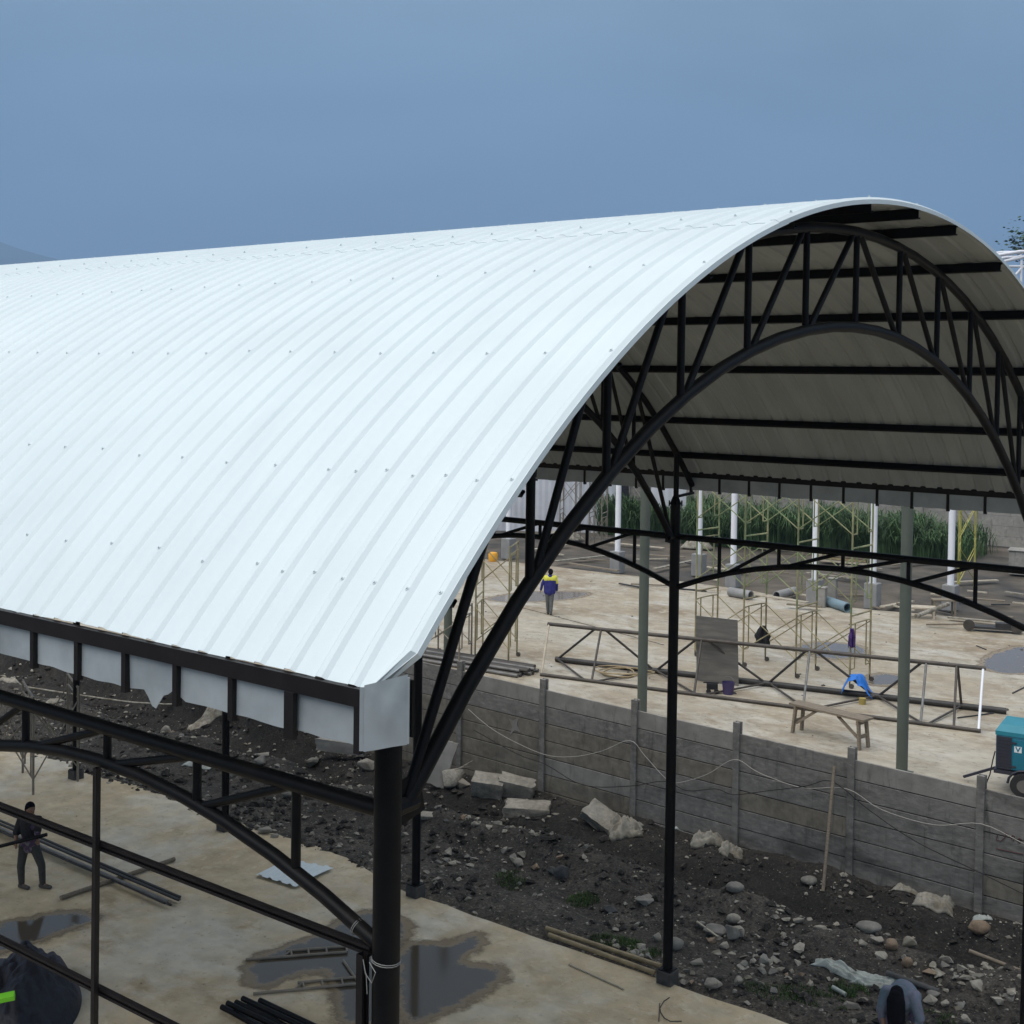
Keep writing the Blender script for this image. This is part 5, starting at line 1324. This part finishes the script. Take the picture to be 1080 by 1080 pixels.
hbar('lower_chord', [hp(1020, 330), hp(1200, 330)], .09, .02)
for px in (1030, 1110, 1190):
    q = hp(px, 330); mb = MB(); mb.tube([(q.x, 0.02, 0), (q.x, 0.02, q.z + .2)], .2, 12); smooth_edges(mb.build('hall_column', STEELWH, hall), 50)

def tree(px, d, zc_px, w_m, h_m, label, nleaf=2600, seed=1):
    rnd = random.Random(seed); c = Dp(px, zc_px, d); gz = 0.8
    t = empty('tree', (c.x, c.y, gz), 0, label, 'tree'); H = c.z - gz
    mb = MB(); mb.tube([(0, 0, 0), (.1, 0, H * .4), (.0, .1, H * .75), (.2, .1, H + h_m * .2)], [.35, .26, .18, .05], 10)
    tips = []
    for k in range(14):
        a = rnd.uniform(0, 6.28); z0 = H * .55 + rnd.random() * H * .4; L_ = rnd.uniform(.5, 1) * w_m / 2; z1 = H + rnd.uniform(-.5, .5) * h_m
        tip = Vector((math.cos(a) * L_, math.sin(a) * L_, z1)); tips.append(tip)
        mb.tube([(0, 0, z0), tip * .5 + Vector((0, 0, z0 * .5 + .3)), tip], [.10, .06, .02], 6)
    mb.build('trunk', BARK, t)
    mb = MB()
    for k in range(nleaf):
        tip = rnd.choice(tips); r = w_m * .17
        p = tip + Vector((rnd.gauss(0, r), rnd.gauss(0, r), rnd.gauss(0, r * .6)))
        s_ = rnd.uniform(.25, .5); q = Matrix.Rotation(rnd.uniform(0, 6.28), 3, 'Z') @ Matrix.Rotation(rnd.uniform(-1, 1), 3, 'X')
        mb.add([p + q @ Vector(v) * s_ for v in ((-.5, 0, 0), (0, -.3, 0), (.5, 0, 0), (0, .3, .1))], [(0, 1, 2, 3)])
    mb.build('crown', LEAF, t)
tree(1122, 110, 268, 6.4, 3.0, 'dark broad-leaved tree behind the white arch frame at the right edge', 3200, 3)

mb = MB(); mb.box((-2500, 3350, 449), (11000, 7300, 900.8)); hz = mb.build('haze', []); hz.data.materials.clear()
hm = bpy.data.materials.new('haze_air'); hm.use_nodes = True; hn = hm.node_tree
hn.nodes.remove(hn.nodes['Principled BSDF']); pv = hn.nodes.new('ShaderNodeVolumePrincipled'); pv.inputs['Density'].default_value = 0.00026
pv.inputs['Color'].default_value = (0.40, 0.63, 0.97, 1); hn.links.new(pv.outputs[0], hn.nodes['Material Output'].inputs['Volume']); hz.data.materials.append(hm)
hz['kind'] = 'stuff'; hz['label'] = 'rainy haze over the site and the far hills'; hz['category'] = 'haze'
# ================================================================== people
def remesh(mb, name, m, parent, vox=0.014, smooth_it=2):
    o = mb.build(name, m)
    r = o.modifiers.new('r', 'REMESH'); r.mode = 'VOXEL'; r.voxel_size = vox; r.use_smooth_shade = True
    s_ = o.modifiers.new('s', 'SMOOTH'); s_.iterations = smooth_it; s_.factor = .5
    bpy.context.view_layer.update()
    me = bpy.data.meshes.new_from_object(o.evaluated_get(bpy.context.evaluated_depsgraph_get()))
    COL.objects.unlink(o); bpy.data.objects.remove(o)
    me.name = name; me.materials.clear(); me.materials.append(m); me.polygons.foreach_set('use_smooth', [True] * len(me.polygons))
    q = bpy.data.objects.new(name, me); COL.objects.link(q); q.parent = parent; return q
def limb(mb, pts, rs, n=12):
    for p, r in zip(pts, rs): mb.ball(p, r, 12, 8)
    for i in range(len(pts) - 1): mb.tube([pts[i], pts[i + 1]], [rs[i], rs[i + 1]], n)
def hand(mb, wrist, dirv, side, curl=0.5):
    d = Vector(dirv).normalized(); s_ = Vector(side).normalized(); pn = d.cross(s_)
    w0 = Vector(wrist); palm = w0 + d * .05
    for k in range(4):
        mb.tube([w0 + s_ * (k - 1.5) * .012, palm + s_ * (k - 1.5) * .019 + d * .035], [.016, .014], 8)
        b0 = palm + s_ * (k - 1.5) * .019 + d * .035; ln = (.062, .074, .070, .052)[k]
        b1 = b0 + d * ln * .55 + pn * ln * .25 * curl; b2 = b1 + d * ln * .35 + pn * ln * .5 * curl
        limb(mb, [b0, b1, b2], [.0095, .009, .008], 7)
    t0 = w0 + d * .03 - s_ * .03; t1 = t0 - s_ * .025 + d * .03 + pn * .01; t2 = t1 + d * .03 + pn * .012
    limb(mb, [t0, t1, t2], [.013, .0105, .009], 7)
def head_into(mb, c, r, fwd):
    c = Vector(c); f = Vector(fwd).normalized(); s_ = f.cross(Vector((0, 0, 1))).normalized(); u = s_.cross(f)
    mb.ball(c, r, 16, 12, 0, (.86, .98, 1.12)); mb.ball(c + f * r * .35 - u * r * .55, r * .62, 12, 8)
    mb.ball(c + f * r * 1.02 - u * r * .1, r * .17, 8, 6); mb.ball(c + f * r * .98 - u * r * .5, r * .13, 8, 6)
    for k in (-1, 1):
        mb.ball(c + s_ * k * r * .86 - u * r * .08, r * .22, 8, 6); mb.ball(c + f * r * .82 + s_ * k * r * .35 + u * r * .12, r * .2, 8, 6)

def person(loc, rz, label, J, m_shirt, m_trous, sleeve=1.0, shirt_hem=None, facing=(0, -1, 0), hairback=True, cap=None, bulk=1.0):
    t = empty('person', loc, rz, label, 'person')
    J = {k: Vector(v) for k, v in J.items()}
    mb = MB()
    for s_ in 'lr':
        limb(mb, [J['hip_' + s_], J['knee_' + s_], J['ank_' + s_]], [.082, .055, .038])
        limb(mb, [J['ank_' + s_], J['toe_' + s_]], [.038, .035])
        limb(mb, [J['sh_' + s_], J['el_' + s_], J['wr_' + s_]], [.055, .040, .028])
        d = (J['wr_' + s_] - J['el_' + s_]); sd = d.cross(Vector(facing)); 
        if sd.length < 1e-3: sd = Vector((1, 0, 0))
        sd = Vector((facing[0], facing[1], facing[2])) if abs(d.normalized().dot(Vector(facing))) < .8 else Vector((1, 0, 0))
        hand(mb, J['wr_' + s_], d, sd)
    pel = (J['hip_l'] + J['hip_r']) / 2; chest = (J['sh_l'] + J['sh_r']) / 2
    mid = pel.lerp(chest, .5) + J.get('belly', Vector())
    limb(mb, [J['hip_l'], J['hip_r']], [.095, .095]); limb(mb, [pel, mid, chest], [.115, .11, .10]); limb(mb, [J['sh_l'], J['sh_r']], [.06, .06])
    limb(mb, [J['sh_l'] * .55 + J['sh_r'] * .45 - (chest - pel).normalized() * .12, J['sh_r'] * .55 + J['sh_l'] * .45 - (chest - pel).normalized() * .12], [.12, .12])
    limb(mb, [chest, J['head']], [.06, .05]); head_into(mb, J['head'], .098, facing)
    remesh(mb, 'body', SKIN, t)
    # shirt
    mb = MB(); g = .020
    limb(mb, [pel.lerp(mid, .0 if shirt_hem else .25), mid, chest], [.135 * bulk, .132 * bulk, .122]); limb(mb, [J['sh_l'], J['sh_r']], [.075, .075])
    ax = (chest - pel).normalized()
    limb(mb, [J['sh_l'] * .6 + J['sh_r'] * .4 - ax * .12, J['sh_r'] * .6 + J['sh_l'] * .4 - ax * .12], [.138, .138])
    limb(mb, [J['hip_l'].lerp(J['hip_r'], .1) + ax * .06, J['hip_r'].lerp(J['hip_l'], .1) + ax * .06], [.112 * bulk, .112 * bulk])
    for s_ in 'lr':
        if sleeve <= .5: limb(mb, [J['sh_' + s_], J['sh_' + s_].lerp(J['el_' + s_], sleeve * 2)], [.074, .064])
        else: limb(mb, [J['sh_' + s_], J['el_' + s_], J['el_' + s_].lerp(J['wr_' + s_], (sleeve - .5) * 2)], [.074, .058, .046])
    shirt = remesh(mb, 'shirt', m_shirt, t)
    mb = MB()
    limb(mb, [J['hip_l'], J['hip_r']], [.108, .108]); limb(mb, [pel, pel + ax * .08], [.128, .124])
    for s_ in 'lr': limb(mb, [J['hip_' + s_], J['knee_' + s_], J['ank_' + s_].lerp(J['knee_' + s_], .06)], [.102, .076, .060])
    remesh(mb, 'trousers', m_trous, t)
    mb = MB()
    for s_ in 'lr':
        d = (J['toe_' + s_] - J['ank_' + s_]); d.z = 0; d.normalize(); b = Vector((J['ank_' + s_].x, J['ank_' + s_].y, J['toe_' + s_].z))
        m2 = MB(); limb(m2, [b - d * .04 + Vector((0, 0, .012)), b + d * .08 + Vector((0, 0, .008)), J['toe_' + s_] + d * .03], [.050, .047, .040])
        remesh(m2, 'shoe', SHOE, t)
    mb = MB(); h = J['head']; f = Vector(facing).normalized(); up = Vector((0, 0, 1))
    up = (up - f * up.dot(f)); up = up.normalized() if up.length > .1 else Vector((0, 1, 0))
    mb.ball(h + up * .030 - f * .022, .104, 16, 12, 0, (.92, .98, 1.02)); mb.ball(h - f * .045 - up * .01, .088, 14, 10)
    remesh(mb, 'hair', cap or HAIR, t)
    return t, shirt

# man with a pole under the shed: x to the photo's right, y away from the camera
J = dict(hip_l=(-.105, .0, .84), hip_r=(.085, .02, .84), knee_l=(-.155, -.03, .46), knee_r=(.235, .0, .47), ank_l=(-.165, .04, .085), ank_r=(.235, .06, .085), toe_l=(-.04, -.02, .04), toe_r=(.37, .02, .04),
         sh_l=(-.165, .03, 1.37), sh_r=(.165, .0, 1.37), el_l=(-.24, -.06, 1.09), el_r=(.19, -.10, 1.10), wr_l=(-.17, -.24, .98), wr_r=(.24, -.22, 1.04), head=(.02, -.01, 1.575), belly=(-.02, 0, 0))
pm = on(31, 938, 0)
man, shirt = person(pm, 0.6588, 'man in dark trousers and mauve top carrying a black pipe across his body', J, PATSHIRT, TROUS, .45, True, (0.75, -0.6, -.1))
mb = MB(); limb(mb, [(-.03, .03, 1.30), (-.01, .02, 1.10)], [.175, .158]); limb(mb, [(-.17, .03, 1.36), (.17, .0, 1.36)], [.086, .086]); limb(mb, [(-.17, .03, 1.36), (-.235, -.05, 1.12)], [.084, .07]); limb(mb, [(.17, .0, 1.36), (.185, -.07, 1.18)], [.084, .072])
remesh(mb, 'vest', BLKCLOTH, man)
stick('carried_pipe', pm + Matrix.Rotation(.6588, 3, 'Z') @ Vector((-.56, -.24, .90)), pm + Matrix.Rotation(.6588, 3, 'Z') @ Vector((.42, -.235, 1.16)), .036, BLACK, 'short black pipe held by the man under the shed', 'pipe')
# worker walking away in the yard
J = dict(hip_l=(-.085, 0, .86), hip_r=(.085, 0, .86), knee_l=(-.07, .05, .46), knee_r=(.06, -.05, .46), ank_l=(-.05, .10, .085), ank_r=(.04, -.14, .10), toe_l=(-.06, .22, .04), toe_r=(.05, -.02, .04),
         sh_l=(-.19, 0, 1.39), sh_r=(.19, 0, 1.39), el_l=(-.29, -.03, 1.13), el_r=(.26, .02, 1.12), wr_l=(-.33, .05, .90), wr_r=(.27, .10, .88), head=(.02, .02, 1.585))
wk, shirt = person(on(579.5, 648, YZ), 0.70, 'worker in navy jacket with yellow shoulders walking away across the yard', J, BLUJKT, TROUSG, .95, True, (0, 1, 0), bulk=1.22)
mb = MB(); limb(mb, [(-.20, 0, 1.385), (.20, 0, 1.385)], [.084, .084]); limb(mb, [(-.11, 0, 1.33), (.11, 0, 1.33)], [.142, .142])
for sx in (-1, 1): limb(mb, [(sx * .19, 0, 1.39), (sx * (.25 if sx > 0 else .265), 0.0, 1.20)], [.080, .066])
remesh(mb, 'yoke', YELJKT, wk)
mb = MB()
for sx in (-1, 1): limb(mb, [(sx * .10, 0, 1.28), (sx * .105, 0, 1.05), (sx * .10, 0, .86)], [.138, .128, .125])
remesh(mb, 'jacket_body', BLUJKT, wk)
# crouching person
J = dict(hip_l=(-.12, .42, .50), hip_r=(.12, .42, .50), knee_l=(-.24, .02, .50), knee_r=(.26, .04, .50), ank_l=(-.20, .28, .085), ank_r=(.22, .28, .085), toe_l=(-.22, .12, .04), toe_r=(.25, .12, .04),
         sh_l=(-.18, -.04, .93), sh_r=(.20, -.02, .92), el_l=(-.25, -.14, .66), el_r=(.29, -.10, .66), wr_l=(-.16, -.30, .42), wr_r=(.14, -.28, .40), head=(-.03, -.22, .93), belly=(0, .03, .14))
cp, shirt = person(on(948, 1112, 0.02), 0.25, 'person in lilac grey shirt crouching bent forward at the slab edge', J, LILAC, MAUVE, .62, True, (0, -.45, -.9), bulk=1.35)
mb = MB(); mb.ball((.03, .12, .84), .235, 16, 12, 0, (.95, 1.15, .92)); limb(mb, [(-.18, .0, .90), (.20, .02, .90)], [.105, .11])
for sx in (-1, 1): limb(mb, [(sx * .19, -.02, .90), (sx * .27 + .02, -.11, .66)], [.10, .082])
remesh(mb, 'loose_shirt', LILAC, cp)
mb = MB(); limb(mb, [(-.03, -.16, 1.0), (-.03, -.26, .90), (-.02, -.30, .70), (.0, -.31, .50)], [.10, .135, .135, .12])
remesh(mb, 'long_hair', HAIR, cp)

bpy.context.view_layer.update()
